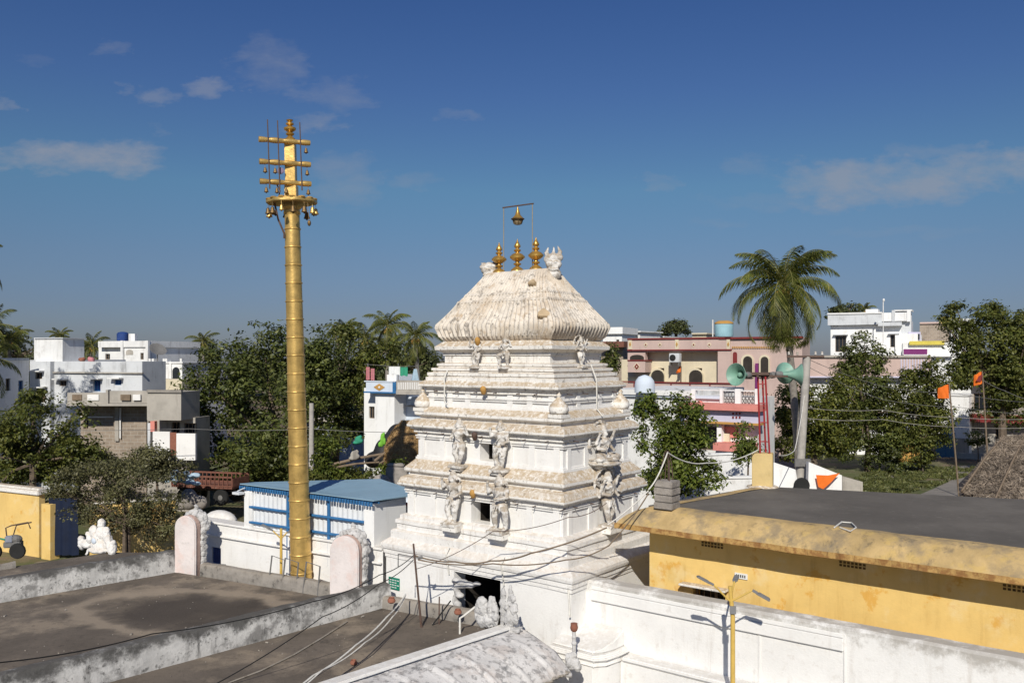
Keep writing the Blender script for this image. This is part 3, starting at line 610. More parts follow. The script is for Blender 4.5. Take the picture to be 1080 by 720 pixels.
# ridge beasts
def beast(tall):
    b = MB(); b.ell((0,0,.10),(.24,.2,.2),8); b.ell((0,0,.34),(.2,.16,.24),8)
    for i,(x,z,r) in enumerate(((-.16,.55,.12),(.17,.6,.12),(0,.62,.14),(-.1,.42,.13),(.12,.4,.13),(0,.2,.17))): b.ell((x,-.08+.03*(i%3),z),r,6)
    b.tube([(-.12,0,.55),(-.2,0,.75),(-.14,0,.88*tall)], [.09,.07,.015], 6); b.tube([(.12,0,.58),(.2,0,.78),(.12,0,.92*tall)], [.09,.07,.015], 6); b.tube([(0,.02,.6),(.02,.02,.9*tall)], [.08,.02], 6)
    b.ell((-.07,-.16,.46),.05,5); b.ell((.07,-.16,.46),.05,5); b.tube([(-.14,-.16,.26),(0,-.2,.22),(.14,-.16,.26)], .05, 6)
    return b
o = remesh(beast(1.05), 'ridge_beast', M['stucco'], gop, .022, 1); o.location = (1.20,0,11.9); o.rotation_euler = (0,0,R(35)); o.scale = (1.05,1.0,1.0)
o = remesh(beast(.8), 'ridge_beast', M['stucco'], gop, .022, 1); o.location = (-1.30,0,11.92); o.rotation_euler = (0,0,R(20)); o.scale = (1.1,1.0,.82)
PLM = mat('plaque_tan', (.50,.38,.24), .9, .25, 3, spots=((.25,.2,.15),.5,5), bump=.3)
for (x,y,z,s,tilt,az) in ((1.84,-1.36,10.62,.20,.5,R(40)),(.95,-.74,11.62,.15,.72,0)):
    Mx = Matrix.Translation((x,y,z)) @ Matrix.Rotation(az,4,'Z') @ Matrix.Rotation(-tilt,4,'X')
    pl = MB(); out = [(-s*.7,0),(-s*.95,s*.3),(-s*.8,s*.8),(-s*.35,s*1.2),(0,s*1.55),(s*.35,s*1.2),(s*.8,s*.8),(s*.95,s*.3),(s*.7,0)]
    n = len(out); pl.add([Mx @ Vector((q[0],-.10,q[1])) for q in out]+[Mx @ Vector((q[0],.10,q[1])) for q in out], [tuple(range(n)), tuple(range(2*n-1,n-1,-1))]+[(i,n+i,n+(i+1)%n,(i+1)%n) for i in range(n)])
    pl.build('gable_plaque', PLM, gop, bevel=.02)
for i, x in enumerate((-.90,-.17,.55)):
    f = MB(); f.lathe([(.19,0),(.20,.06),(.17,.15),(.10,.22),(.06,.25),(.05,.28),(.10,.31),(.11,.35),(.06,.38),(.05,.42),(.14,.47),(.21,.55),(.21,.60),(.14,.68),(.06,.72),(.05,.75),(.09,.78),(.10,.82),(.05,.86),(.045,.88),(.085,.92),(.09,.97),(.05,1.06),(.02,1.14),(.004,1.2)], 20)
    o = f.build('finial', M['goldpol'], gop, True); o.location = (x,0,12.1); o.scale = (1.12,1.12,.9 if i else .86)
# lantern frame on the ridge, lantern hung from it
fr = MB(); fr.tube([(-.73,.02,12.0),(-.73,.02,14.2)],.015,6); fr.tube([(.40,.02,12.0),(.40,.02,14.2)],.015,6); fr.build('lantern_frame', mat('frame_iron',(.30,.27,.21),.6,.2,8,bump=.05), gop)
fr = MB(); fr.box(-.77,.44,-.002,.042,14.2,14.235); fr.build('lantern_crossbar', M['iron'], gop)
ln = thing('hanging_lantern', 'brass lantern hung from the thin frame above the tower finials', 'lantern', T.w(-.17,.02,13.62), -TH)
q = MB(); q.lathe([(.17,.18),(.19,.2),(.17,.22),(.09,.30),(.06,.40),(.03,.5),(.012,.56),(.012,.58)], 12); q.build('lantern_cap', M['goldpol'], ln, True)
q = MB(); q.lathe([(.05,.0),(.10,.01),(.13,.06),(.15,.17)], 8); q.build('lantern_body', mat('lantern_glass',(.22,.17,.10),.35,.2,6,bump=.1), ln)
q = MB()
for k in range(8): a = k*math.pi/4; q.tube([(.12*math.cos(a),.12*math.sin(a),.03),(.165*math.cos(a),.165*math.sin(a),.18)], .012, 4)
q.lathe([(.2,.165),(.215,.185),(.2,.2)], 12); q.build('lantern_ribs', M['brassdk'], ln)
# iron stubs, lamps and conduits fixed to the tower
st = MB()
for (hx,hy,z) in ((3.0,2.08,5.42),(2.84,1.84,7.2),(2.52,1.66,8.48)):
    for x in np.arange(-hx+.5,hx,.78):
        x += rng.uniform(-.1,.1); st.tube([(x,-hy+.1,z),(x+.02,-hy-.17,z-.02)], .014, 5)
    for y in np.arange(-hy+.5,hy,.8): st.tube([(hx-.1,y,z),(hx+.17,y,z-.02)], .014, 5)
st.build('iron_stubs', M['iron'], gop)
for (px,y,z) in ((512,-1.78,8.62),(501,-2.12,5.62),(503,-1.96,7.28),(506,-1.52,10.06)):
    x = sx(px,y); q = MB(); Mx = Matrix.Translation((x,y-.12,z)) @ Matrix.Rotation(.5,4,'X') @ Matrix.Rotation(.25,4,'Y')
    q.lathe([(.03,.05),(.08,0),(.09,-.09),(.065,-.2)], 10, (0,0,0), Mx); q.build('bulkhead_lamp', M['ochre'] if px!=503 else M['iron'], gop, True)
class CB:
    def tube(s,*a): q = MB(); q.tube(*a); q.build('conduit', M['rope'], gop)
cn = CB()
x = sx(469,-1.82); cn.tube([(x,-1.70,9.1),(x,-1.83,8.9),(x,-1.83,8.15),(x+.12,-1.83,8.08)], .022, 6)
x = sx(619,0); cn.tube([(2.48,.1,9.3),(2.68,.1,8.85),(2.68,.12,8.0),(2.86,.14,7.8)], .02, 6)
for px in (472,530): x = sx(px,-2.5); cn.tube([(x,-2.42,3.95),(x,-2.56,3.75),(x,-2.44,3.15)], .02, 6)
cn.tube([(3.44,-2.46,3.4),(3.52,-2.5,2.7)], .025, 6)
# broken lintel pieces, ladder inside the doorway
q = MB()
for (x,z,r) in ((-.52,3.02,(.12,.2,.1)),(-.30,3.0,(.2,.16,.09)),(-.05,2.96,(.22,.12,.1)),(-.50,2.78,(.1,.15,.16)),(-.40,2.60,(.14,.14,.08)),(-.56,2.45,(.06,.15,.2)),(-.46,2.30,(.1,.12,.12)),(.25,3.04,(.14,.1,.06))): q.ell((x,-2.42,z), r, 7)
q.tube([(-.45,-2.5,2.86),(-.1,-2.45,2.92),(.2,-2.42,3.0)], [.06,.07,.05], 6)
remesh(q, 'broken_plaster', M['stuccoblk'], gop, .03, 0)
ld = thing('ladder', 'dark metal ladder leaning inside the tower doorway', 'ladder', T.w(.55,-1.5,0), -TH)
q = MB(); q.tube([(-.22,0,0),(-.22,.3,3.0)],.025,6); q.tube([(.22,0,0),(.22,.3,3.0)],.025,6); q.build('side_rails', M['greyiron'], ld)
q = MB()
for k in range(10): q.tube([(-.22,.03*k,.3*k+.2),(.22,.03*k,.3*k+.2)],.018,5)
q.build('rungs', M['greyiron'], ld)
# small green notice on the tower base
q = MB(); x = T.fx(415.5,None,-2.43); q.box(x-.22,x+.22,-2.44,-2.405,2.33,2.68)
sg = thing('notice_board', 'small green notice board on the white tower base near its left corner', 'sign', T.w(x,-2.42,2.33), -TH)
q = MB(); q.box(-.23,.23,-.02,.012,0,.36); q.build('board', M['signgreen'], sg)
q = MB()
for r in range(4): 
    for k in range(3+r%2): q.box(-.18+k*.11, -.10+k*.11, -.026,-.022, .05+r*.075,.075+r*.075)
q.build('lettering', M['signwhite'], sg)

# ------------------------------------------------------------------ yellow hall beside the tower
hall = thing('temple_hall', 'long yellow washed hall with flat dark roof and drooping weathered eave', 'hall', T.w(4.65,-.3), -TH)
HF = Fr(T.w(4.65,-.3), -TH)
wx0 = HF.fx(731,None,0); wx1 = HF.fx(765,None,0)
foot = [(0,0),(17,0),(17,10.4),(1.0,5.2)]
b = MB(); b.panel((0,0,0),(1,0,0),(0,0,1),(0,-1,0),17,5.2,[(wx0,wx1,2.5,3.49)],.5)
for i in (1,2,3):
    p, q = Vector((*foot[i],0)), Vector((*foot[(i+1)%4],0)); d = (q-p); L = d.length; d.normalize(); b.panel(p, d, (0,0,1), Vector((d.y,-d.x,0)), L, 5.2, [], 0)
b.build('wall', M['yellow'], hall)
b = MB(); b.prism([(p[0],p[1]) for p in ((-.02,-.02),(17,-.02),(17,10.4),(1.0,5.3))], 5.2, 5.46); b.build('roof', M['tar'], hall)
b = MB(); k = 5
for i in range(k): b.tube([(wx0+(wx1-wx0)*(i+.5)/k,.1,2.5),(wx0+(wx1-wx0)*(i+.5)/k,.1,3.42)], .012, 5)
b.box(wx0+.02,wx0+.08,.12,.18,2.5,3.42); b.box((wx0+wx1)/2+.1,(wx0+wx1)/2+.16,.12,.18,2.5,3.42); b.build('window', M['wood'], hall)
b = MB(); b.box(wx0+.01,wx1-.01,.40,.47,2.52,3.40); b.build('window_shade_sheet', M['dark'], hall)  # dark sheet painting in the shade behind the window bars
b = MB(); b.box(wx0-.28,wx1+.12,-.30,-.002,3.50,3.56); b.build('window_ledge', M['lime'], hall, bevel=.015, rough=.012)
# eave: swept round the near and left sides
def sweep(path, prof, closed_ends=True, step=.5, rough=.012):
    P = [Vector(p) for p in path]; st = []
    for i in range(len(P)-1):
        n = max(1,int((P[i+1]-P[i]).length/step)); 
        for k in range(n): st.append((P[i].lerp(P[i+1],k/n), i, k))
    st.append((P[-1], len(P)-2, 0)); nrm = []
    def nn(i): d = (P[i+1]-P[i]).normalized(); return Vector((d.y,-d.x))
    for (p,i,k) in st:
        if k==0 and 0<i and p==P[i]: a,b_ = nn(i-1),nn(i); m = (a+b_).normalized(); nrm.append(m/max(.3,m.dot(a)))
        else: nrm.append(nn(i))
    vs = [(p.x+n.x*o, p.y+n.y*o, z) for (p,_,_),n in zip(st,nrm) for (o,z) in prof]
    m = len(prof); fs = [(i*m+j, (i+1)*m+j, (i+1)*m+j+1, i*m+j+1) for i in range(len(st)-1) for j in range(m-1)]
    mb = MB(); mb.add(vs, fs)
    if closed_ends: mb.f += [tuple(range(m)), tuple((len(st)-1)*m+j for j in range(m-1,-1,-1))]
    return mb
ep = [(1.2,5.3),(.34,-.02),(17,-.02)]
cur = [(-.12,5.48),(.05,5.485),(.22,5.46),(.42,5.38),(.60,5.25),(.74,5.10),(.80,5.02)]
sweep(ep, cur+[(.78,5.0),(.0,5.0)], True, .4).build('eave', M['chajja'], hall, True, rough=.022)
sweep(ep, [(.765,5.035),(.815,5.03),(.82,4.90),(.76,4.89),(.755,4.99)], True, .3).build('eave_lip', M['lip'], hall, rough=.014)
VENT = mat('vent_brown',(.13,.08,.03),.9,.3,8)
for px in (752,900,1076):
    x = HF.fx(px,None,0); q = MB(); z = 4.58
    for r in range(3):
        for c in range(7): q.box(x-.32+c*.09, x-.26+c*.09, -.012,-.003, z-.02+r*.075, z+.03+r*.075)
    q.build('vent_grille', VENT, hall)
x, z = HF.fx(782,607,0); q = MB(); q.box(x-.17,x+.17,-.03,-.003,z-.07,z+.07); q.build('number_plate', M['signwhite'], hall)
q = MB()
for k in range(5): q.box(x-.13+k*.055,x-.10+k*.055,-.036,-.032,z-.035,z+.035)
q.build('plate_lettering', M['black'], hall)
x, z = HF.fx(886,592,-.3); q = MB(); q.ell((x,-.12,4.86),(.05,.05,.06),8); q.build('eave_bulb', M['signwhite'], hall, True)

# stub column with bars, roof cable loop
sb = thing('stub_column', 'unfinished concrete block stub column with iron bars on the yellow hall roof', 'column', G(703.5,536,5.46), -TH)
q = MB()
for k in range(4): q.box(-.27+.015*(k%2),.27-.012*(k%2),-.25,.25,.19*k,.19*k+.18)
q.build('blocks', M['stone'], sb, bevel=.02, rough=.02)
q = MB()
for (x,y) in ((-.14,-.12),(.14,-.12),(.12,.12),(-.13,.13)): q.tube([(x,y,.7),(x*.7,y*.8,1.2),(x*.2,y*.3,1.55)], .013, 5)
q.tube([(.06,0,.7),(.05,0,1.3)],.035,6); q.build('iron_bars', M['iron'], sb)
p = [W(877,555,19.4),W(890,552,19.9),W(900,551,20.2),W(905,556,20),W(896,572,19.3),W(889,590,18.2)]
q = MB(); q.tube([G(880,556,5.5),G(888,550,5.5),G(898,551,5.5),G(903,556,5.5),G(897,560,5.48),G(886,556,5.5)], .018, 5); tag(q.build('cable_coil', M['rope'], None, True), 'loop of pale cable lying on the edge of the yellow hall roof', 'cable')

# ------------------------------------------------------------------ loudspeaker tower
D_ = 27.4; base = G(804.5,513,5.46)
lt = thing('loudspeaker_tower', 'red lattice post with loudspeaker arm on a pale yellow block', 'loudspeaker post', base, R(-20))
q = MB(); q.box(-.31,.31,-.28,.28,0,1.06); q.build('pedestal', mat('pale_yellow_plaster',(.62,.47,.22),.9,.15,2,spots=((.5,.36,.12),.4,3),bump=.1), lt, bevel=.02)
q = MB(); q.lathe([(.5,-.02),(.46,.03),(.33,.06)], 10); q.build('mortar_footing', M['lime'], lt, rough=.02)
tz = 3.45; legs = [(-.15,-.12),(.13,-.12),(0,.14)]
lean = -.10
q = MB()
for (x,y) in legs: q.tube([(x+.08,y,1.06),(x*.8+.08+lean,y*.8,tz)], .03, 6)
q.build('legs', M['redpaint'], lt)
q = MB()
for k in range(4):
    t_ = (k+.6)/4; z = 1.06+t_*(tz-1.06); pp = [(x*(1-.2*t_)+.08+lean*t_, y*(1-.2*t_), z) for x,y in legs]
    for i in range(3): q.tube([pp[i],pp[(i+1)%3]], .014, 5)
q.build('braces', M['redpaint'], lt)
q = MB(); q.box(-.9,.75,-.03,.03,tz-.02,tz+.04); q.box(-.16,-.10,-.4,.4,tz-.01,tz+.03); q.box(-.42,.2,-.16,.16,tz+.045,tz+.13); q.build('speaker_arm', M['iron'], lt)
def horn(label, c, az, el=0):
    t = thing('horn_loudspeaker', label, 'loudspeaker', c, az, 'horn loudspeakers on the red post')
    Mx = Matrix.Rotation(R(90)-el,4,'Y')
    b = MB(); pr = [(.07,-.42),(.09,-.36),(.12,-.2),(.17,-.05),(.25,.08),(.34,.17),(.40,.22),(.41,.235),(.40,.24),(.335,.19),(.245,.10),(.16,-.03),(.10,-.18),(.06,-.3)]
    n = 24; b.lathe(pr, n, (0,0,0), Mx); b.build('bell', M['horn'], t, True)
    b = MB(); b.lathe([(.03,-.28),(.09,-.2),(.11,-.08),(.08,.02),(.02,.05)], 12, (0,0,0), Mx); b.build('reflex_cone', M['horn'], t, True)
    b = MB(); b.lathe([(.10,-.66),(.12,-.62),(.12,-.46),(.08,-.41)], 14, (0,0,0), Mx); b.build('driver', M['greyiron'], t, True); t.scale = (.86,.86,.86)
    return t
horn('green horn loudspeaker facing left, its round mouth towards us', W(780,395,27.0), R(222), .05)
horn('green horn loudspeaker between the other two, seen from behind', W(824,394,27.9), R(38), .08)
horn('rightmost green horn loudspeaker, seen side on facing right', W(838,395,27.3), R(-8), -.02)

# ------------------------------------------------------------------ white precinct wall on the right, lamp post
WF = Fr(T.w(3.5,-1.7), -TH); wl = thing('precinct_wall', 'thick white limewashed wall running right from the tower', 'wall', WF.w(0,0), -TH)
ex_ = WF.fx(890,None,0)
def rough_wall(mb): return mb
b = MB()
n = 40; top = 3.52
def jag(x): return top+.05*x/10.5+.02*mnoise.noise(Vector((x*2,0,0)))
for i in range(n):
    x0, x1 = -.1+20*i/n, -.1+20*(i+1)/n
    b.add([(x0,0,0),(x1,0,0),(x1,0,jag(x1)-.06),(x1,.06,jag(x1)),(x1,.45,jag(x1)),(x1,.5,0),(x0,0,jag(x0)-.06),(x0,.06,jag(x0)),(x0,.45,jag(x0)),(x0,.5,0)],
          [(0,1,2,6),(6,2,3,7),(7,3,4,8),(8,4,5,9)])
b.build('wall_body', M['precinct'], wl, True, rough=.01)
b = MB(); b.box(.2,ex_,-.07,-.003,3.02,3.30); b.box(.2,ex_,-.04,-.003,3.30,3.40); b.build('coping_band', M['limewall'], wl, bevel=.015)
b = MB(); x = WF.fx(800,None,0); b.box(x,x+.06,-.03,-.003,0,3.0); b.box(ex_,ex_+.05,-.03,-.003,0,3.4); b.build('pilaster', M['limewall'], wl, bevel=.01)
# bulging buttress and low terrace below the wall, right of the canopy
b = MB(); x0 = WF.fx(606,None,-1.0); 
b.prism([(-.4,-1.2),(1.0,-1.2),(1.2,-.95),(1.3,-.5),(1.3,-.003),(-.4,-.003)], 0, 2.0); b.prism([(-.35,-1.1),(.92,-1.1),(1.1,-.88),(1.2,-.5),(1.2,-.004),(-.35,-.004)], 2.0, [2.06,2.06,2.1,2.25,2.45,2.45]); b.prism([(-.45,-1.26),(1.05,-1.26),(1.27,-.98),(1.36,-.5),(1.36,-.005),(-.45,-.005)], 1.86, 1.93); b.prism([(-.45,-1.24),(1.03,-1.24),(1.25,-.97),(1.34,-.5),(1.34,-.006),(-.45,-.006)], 1.72, 1.78)
b.build('buttress', M['limewall'], wl, True, bevel=.03, rough=.012)
b = MB(); b.box(1.32,20,-.42,-.004,0,1.75); b.box(1.38,20,-.46,-.005,1.75,1.86); b.build('plinth', M['limewall'], wl, bevel=.03)
def led_head(parent, p, az, tilt):
    b = MB(); Mx = Matrix.Translation(p) @ Matrix.Rotation(az,4,'Z') @ Matrix.Rotation(-tilt,4,'Y')
    b.box(0,.12,-.035,.035,-.025,.025,Mx); b.box(.10,.42,-.06,.06,-.03,.012,Mx); b.box(.14,.40,-.05,.05,.012,.03,Mx); return b.build('lamp_head', M['ledgrey'], parent, bevel=.008)
lp = thing('street_lamp', 'slim yellow lamp post with spread lamp heads in front of the white wall', 'street lamp', (W(770,600,19.5).x+.06,19.5,0), R(-12))
Z = lambda py: EYE+(HY-py)/F*19.5
q = MB(); q.tube([(0,0,-.05),(0,0,Z(650)),(-.06,0,Z(618))], [.06,.052,.045], 10); q.build('pole', M['yelpaint'], lp, True)
q = MB(); q.tube([(-.05,-.02,Z(634)),(-.42,-.12,Z(616))], .022, 8); q.build('arm', M['yelpaint'], lp); led_head(lp, (-.42,-.12,Z(616)), R(196), .5)
q = MB(); q.tube([(-.05,-.02,Z(634)),(.42,-.08,Z(620))], .022, 8); q.build('arm', M['yelpaint'], lp); led_head(lp, (.42,-.08,Z(620)), R(-8), -.45)
q = MB(); q.tube([(-.05,.02,Z(632)),(.05,.42,Z(618))], .022, 8); q.build('arm', M['yelpaint'], lp); led_head(lp, (.05,.42,Z(618)), R(80), .1)
q = MB(); q.box(-.07,.07,-.09,-.045,Z(646),Z(638)); q.build('junction_box', M['ledgrey'], lp)
# ------------------------------------------------------------------ front pavilion (mandapa) roofs on the left
ZR = 2.0
man = thing('pavilion', 'low pavilion with stained dark screed roofs and lime parapets in front of the tower', 'pavilion', (0,0,0))
F1 = G(185,603,ZR); R1 = G(492,653,ZR); V1 = Vector((.25,22.35,0)); V2 = Vector((-9.2,12.6,0)); L2 = Vector((-26,16.5,0))
b = MB(); poly = [(F1.x,F1.y),(L2.x,L2.y),(V2.x,V2.y),(V1.x,V1.y),(R1.x,R1.y)]
n = 60
def inside(x,y):
    c = False
    for i in range(len(poly)):
        (x0,y0),(x1,y1) = poly[i], poly[i-1]
        if (y0>y)!=(y1>y) and x<(x1-x0)*(y-y0)/(y1-y0)+x0: c = not c
    return c
b.prism(poly, 0, ZR-.001); b.build('roof_slab', M['roofdk'], man)
def parapet(p, q, w, h0, h1, m='parapet', side=1, name='parapet', z0=ZR-.3, rough=.02, parent=man):
    Fq, L = seg(p, q); b = MB(); k = max(2,int(L/.22)); vs = []
    jl = .03*h0 if h0 < .5 else .03
    for i in range(k+1):
        x = L*i/k; h = h0+(h1-h0)*i/k + jl*mnoise.noise(Vector((x*1.1,p[0],0)))+jl*.6*mnoise.noise(Vector((x*5,p[1],3)))
        for (y,z) in ((0,z0),(-.0,ZR+h*.35),(.015,ZR+h*.8),(.05,ZR+h),(w*.5,ZR+h+.015),(w-.03,ZR+h-.01),(w,ZR+h*.8),(w,z0)):
            y *= side; r = Fq.w(x, y, z); vs.append(r)
    fs = [(i*8+j,(i+1)*8+j,(i+1)*8+j+1,i*8+j+1) for i in range(k) for j in range(7)]+[tuple(range(8)), tuple(k*8+j for j in range(7,-1,-1))]
    if side<0: fs = [tuple(reversed(f)) for f in fs]
    b.add(vs, fs); return b.build(name, M[m], parent, True, rough=rough)
p2a = G(160,707,ZR); p2b = G(407,640,ZR); d2 = (p2b-p2a).normalized()
parapet(p2a-d2*9, p2b+d2*.2, .42, .78, .66)
p1a = G(0,635,ZR); p1b = G(186,603,ZR); d1 = (p1b-p1a).normalized()
parapet(p1a-d1*6, p1b, .45, .66, .74)
c0 = G(211,605,ZR); c1 = G(352,631,ZR); parapet(c0, c1, .34, .36, .42, 'curb', 1, 'kerb', rough=.03)
c2 = G(402,641,ZR); c3 = G(505,660,ZR); parapet(c2, c3, .32, .34, .36, 'curb', 1, 'kerb', rough=.03)
# outer cornice shelf beyond the far parapet with a broken kerb
dn = Vector((-d1.y, d1.x, 0))
s0 = p1a-d1*6+dn*.45; s1 = p1b+dn*.45
b = MB(); b.prism([(s0.x,s0.y),(s1.x,s1.y),((s1+dn*1.5-d1*1.6).x,(s1+dn*1.5-d1*1.6).y),((s0+dn*1.5).x,(s0+dn*1.5).y)], 2.3, 2.62); b.build('outer_shelf', M['roofdk'], man)
k0 = s0+dn*1.25; k1 = p1b+dn*1.7-d1*4.6; parapet((k0.x,k0.y), (k1.x,k1.y), .3, .80, .80, 'curb', 1, 'outer_kerb', rough=.05)
# right edge: flat white ledge, then the ribbed curved canopy in front of the tower doorway
va = G(547,658,2.68); vb = G(380,712,2.68); dv = (va-vb).normalized(); vn = Vector((dv.y,-dv.x,0))
VF, VL = seg(vb-dv*5, va)
b = MB(); b.box(0,VL,.0,.34,1.7,2.62); b.box(0,VL+.02,-.05,.06,2.62,2.70); b.box(0,VL+.02,.06,.38,2.62,2.66); ob = b.build('white_ledge', M['limewall'], man, bevel=.015, rough=.012); ob.location = VF.w(0,0); ob.rotation_euler = (0,0,VF.ang)
b = MB(); prof = [(-.052,2.60),(-.30,2.60),(-.62,2.56),(-.95,2.47),(-1.25,2.34),(-1.5,2.19),(-1.7,2.04),(-1.78,1.97),(-1.78,1.88),(-1.72,1.86),(-.9,1.86)]
nx_ = 260; m_ = len(prof); vs = []
for i in range(nx_+1):
    x = VL*i/nx_
    for j,(y,z) in enumerate(prof):
        ph = (x - .35*math.sin(min(1,j/7)*1.5))/.86
        rb = max(0, 1-abs((ph%1)-.5)*2/.2) if 1<=j<=6 else 0; rb2 = max(0, 1-abs(((ph+.22)%1)-.5)*2/.08)*.5 if 1<=j<=6 else 0
        arch = -.10*(x/VL>.94)*((x/VL-.94)/.06)**2*(j>0)
        vs.append((x, y, z+.085*max(rb,rb2)+.03*mnoise.noise(Vector((x*2,y*2,0)))+arch))
b.add(vs, [(i*m_+j,i*m_+j+1,(i+1)*m_+j+1,(i+1)*m_+j) for i in range(nx_) for j in range(m_-1)]+[tuple(nx_*m_+j for j in range(m_))])
ob = b.build('curved_canopy', M['vault'], man, 'all'); ob.location = VF.w(0,0); ob.rotation_euler = (0,0,VF.ang)
b = MB()
for i in range(46): 
    x = VL*(.55+.45*i/46); b.ell((x,-1.72+rng.uniform(-.03,.03),1.90+rng.uniform(-.02,.03)), (.10,.09,.05), 6)
ob = b.build('canopy_edge_moulding', M['curb'], man, True); ob.location = VF.w(0,0); ob.rotation_euler = (0,0,VF.ang)
b = MB(); b.box(0,VL-.3,-.9,.0,0,1.9); ob = b.build('porch_wall', M['limewall'], man); ob.location = VF.w(0,0); ob.rotation_euler = (0,0,VF.ang)

# arched stucco niches (seen from behind) on the roof edge
def niche(label, base, h, w, d, az):
    t = thing('arched_niche', label, 'niche', base, az, 'arched niches on the pavilion roof')
    k = 14; out = [(-w/2,-.2)]+[(-w/2*math.cos(a), h-w/2*1.05+w/2*1.05*math.sin(a)) for a in np.linspace(0,math.pi,k)]+[(w/2,-.2)]
    n = len(out)
    def slab(y0, y1, s):
        b = MB(); o = [(x*s, z if z<0 else z*(1+(s-1)*.4)) for x,z in out]
        b.add([(x,y0,z) for x,z in o]+[(x,y1,z) for x,z in o], [tuple(range(n-1,-1,-1)), tuple(range(n,2*n))]+[(i,(i+1)%n,n+(i+1)%n,n+i) for i in range(n)]); return b
    slab(-d,0,1).build('back_panel', M['pinkwhite'], t, bevel=.03, rough=.015)
    slab(.002,.20,.985).build('pink_band', M['pink'], t, bevel=.02, rough=.01)
    b = MB()
    for i,(x,z) in enumerate(out[1:-1]):
        for q in range(3): b.ell((x*1.02+rng.uniform(-.04,.06), .34+.09*q+rng.uniform(-.04,.04), z+rng.uniform(-.05,.06)), (.11,.12,.10), 6)
    for z in np.arange(0,h-w/2,.2): b.ell((w/2*1.0,.36+rng.uniform(-.05,.05),z),(.1,.16,.14),6); b.ell((-w/2*1.0,.36,z),(.1,.16,.14),6)
    b.box(-w/2*.9,w/2*.9,.2,.5,-.2,h-w*.45)
    b.ell((.05,.42,h+.10),(.10,.10,.14),7); b.ell((.07,.42,h+.24),(.07,.07,.09),7)
    remesh(b, 'stucco_crest', M['stuccoblk'], t, .025, 0, None, .04)
    return t
n1 = G(199,604,ZR); niche('left arched niche with pale back and pink edge, at the far parapet end', n1+Vector((-.1,0.1,0)), 2.0, .86, .12, R(-17))
n2 = G(363,634,ZR); niche('right arched niche with pale pinkish back, beside the green notice and flagpole', n2+Vector((.02,.1,0)), 2.02, .96, .12, R(-14))

# seated stucco group beyond the far parapet
sg_ = thing('stucco_group', 'white stucco group of seated figure, disc and crouching lion on the roof edge', 'sculpture', W(103,581,31.0)*1, R(-30))
sg_.location.z = 2.62; sg_.scale = (.92,.92,.88)
q = MB(); q.ell((.15,0,.28),(.42,.3,.3),8); q.ell((.22,0,.72),(.24,.2,.34),8); q.ell((.24,0,1.10),(.14,.14,.16),8); q.lathe([(.15,0),(.14,.08),(.07,.16),(.02,.2)],10,(.24,0,1.17))
q.ell((-.28,.02,.78),(.24,.12,.27),8); q.tube([(-.24,.0,.6),(-.2,-.05,0)],.07,6); q.ell((.52,.0,.80),(.2,.14,.26),8); q.tube([(.6,0,.66),(.82,0,.1)],[.18,.14],6); q.ell((.9,0,.2),(.16,.16,.3),8); q.ell((.95,0,.45),(.1,.1,.12),6)
q.tube([(-.1,-.1,.75),(.1,-.22,.55),(.3,-.2,.5)],.07,6); q.ell((.2,-.1,.1),(.5,.3,.14),8); q.tube([(.1,-.2,.2),(-.2,-.25,.08),(-.3,-.26,-.12)],.06,6)
remesh(q, 'seated_figure', M['lime2'], sg_, .024, 1, None, .025)
q = MB(); q.ell((-.98,0,.2),(.16,.15,.26),8); q.ell((-.98,-.03,.42),(.13,.13,.13),8); q.ell((-.70,0,.22),(.3,.17,.2),8); q.ell((-.48,0,.46),(.16,.14,.24),8); q.ell((-.55,-.05,.66),(.1,.1,.1),6)
remesh(q, 'crouching_lion', M['lime2'], sg_, .024, 1, None, .025)
q = MB(); q.ell((.15,-.27,.48),(.13,.05,.12),7); q.build('blue_painted_cloth', M['paleblue'], sg_, True)
# broken sculptures (backs) by the tower doorway, on the end of the white ledge
ds = thing('broken_sculptures', 'broken grey white stucco sculptures standing before the dark tower doorway', 'sculpture', W(519.5,660,22.4), R(-30)); ds.location.z = 2.62; ds.scale = (.86,.86,.88)
q = MB(); q.ell((-.40,0,.36),(.24,.10,.46),9); q.ell((-.02,.0,.40),(.22,.10,.46),9); q.ell((-.2,0,.15),(.42,.1,.22),8); q.ell((.12,-.04,.5),(.1,.1,.12),6); q.ell((.14,-.03,.3),(.12,.1,.14),6)
remesh(q, 'lobed_slab', M['stuccoblk'], ds, .022, 1, None, .045)
q = MB(); q.ell((.36,0,.62),(.11,.07,.58),9); q.ell((.62,.02,.80),(.10,.09,.48),9); q.ell((.60,-.05,.3),(.17,.13,.3),8); q.ell((.78,-.06,.62),(.13,.1,.17),8); q.ell((.83,-.05,.34),(.11,.1,.18),6); q.ell((.74,-.06,.92),(.09,.08,.1),6); q.box(.28,.95,-.12,.14,-.05,.06)
for i in range(9): q.ell((.55+rng.uniform(-.1,.35),-.1,rng.uniform(.1,.8)),.06,5)
remesh(q, 'winged_figure', M['stuccoblk'], ds, .02, 0, None, .04)
# handrail stub
q = MB(); p = G(485,668,2.0); q.tube([(0,0,0),(.0,0,.42),(.12,.0,.5),(.42,.05,.72)], .03, 6); o = q.build('bent_pipe', M['rope'], None, True); o.location = p; tag(o, 'short bent white pipe standing beside the broken sculptures', 'pipe')

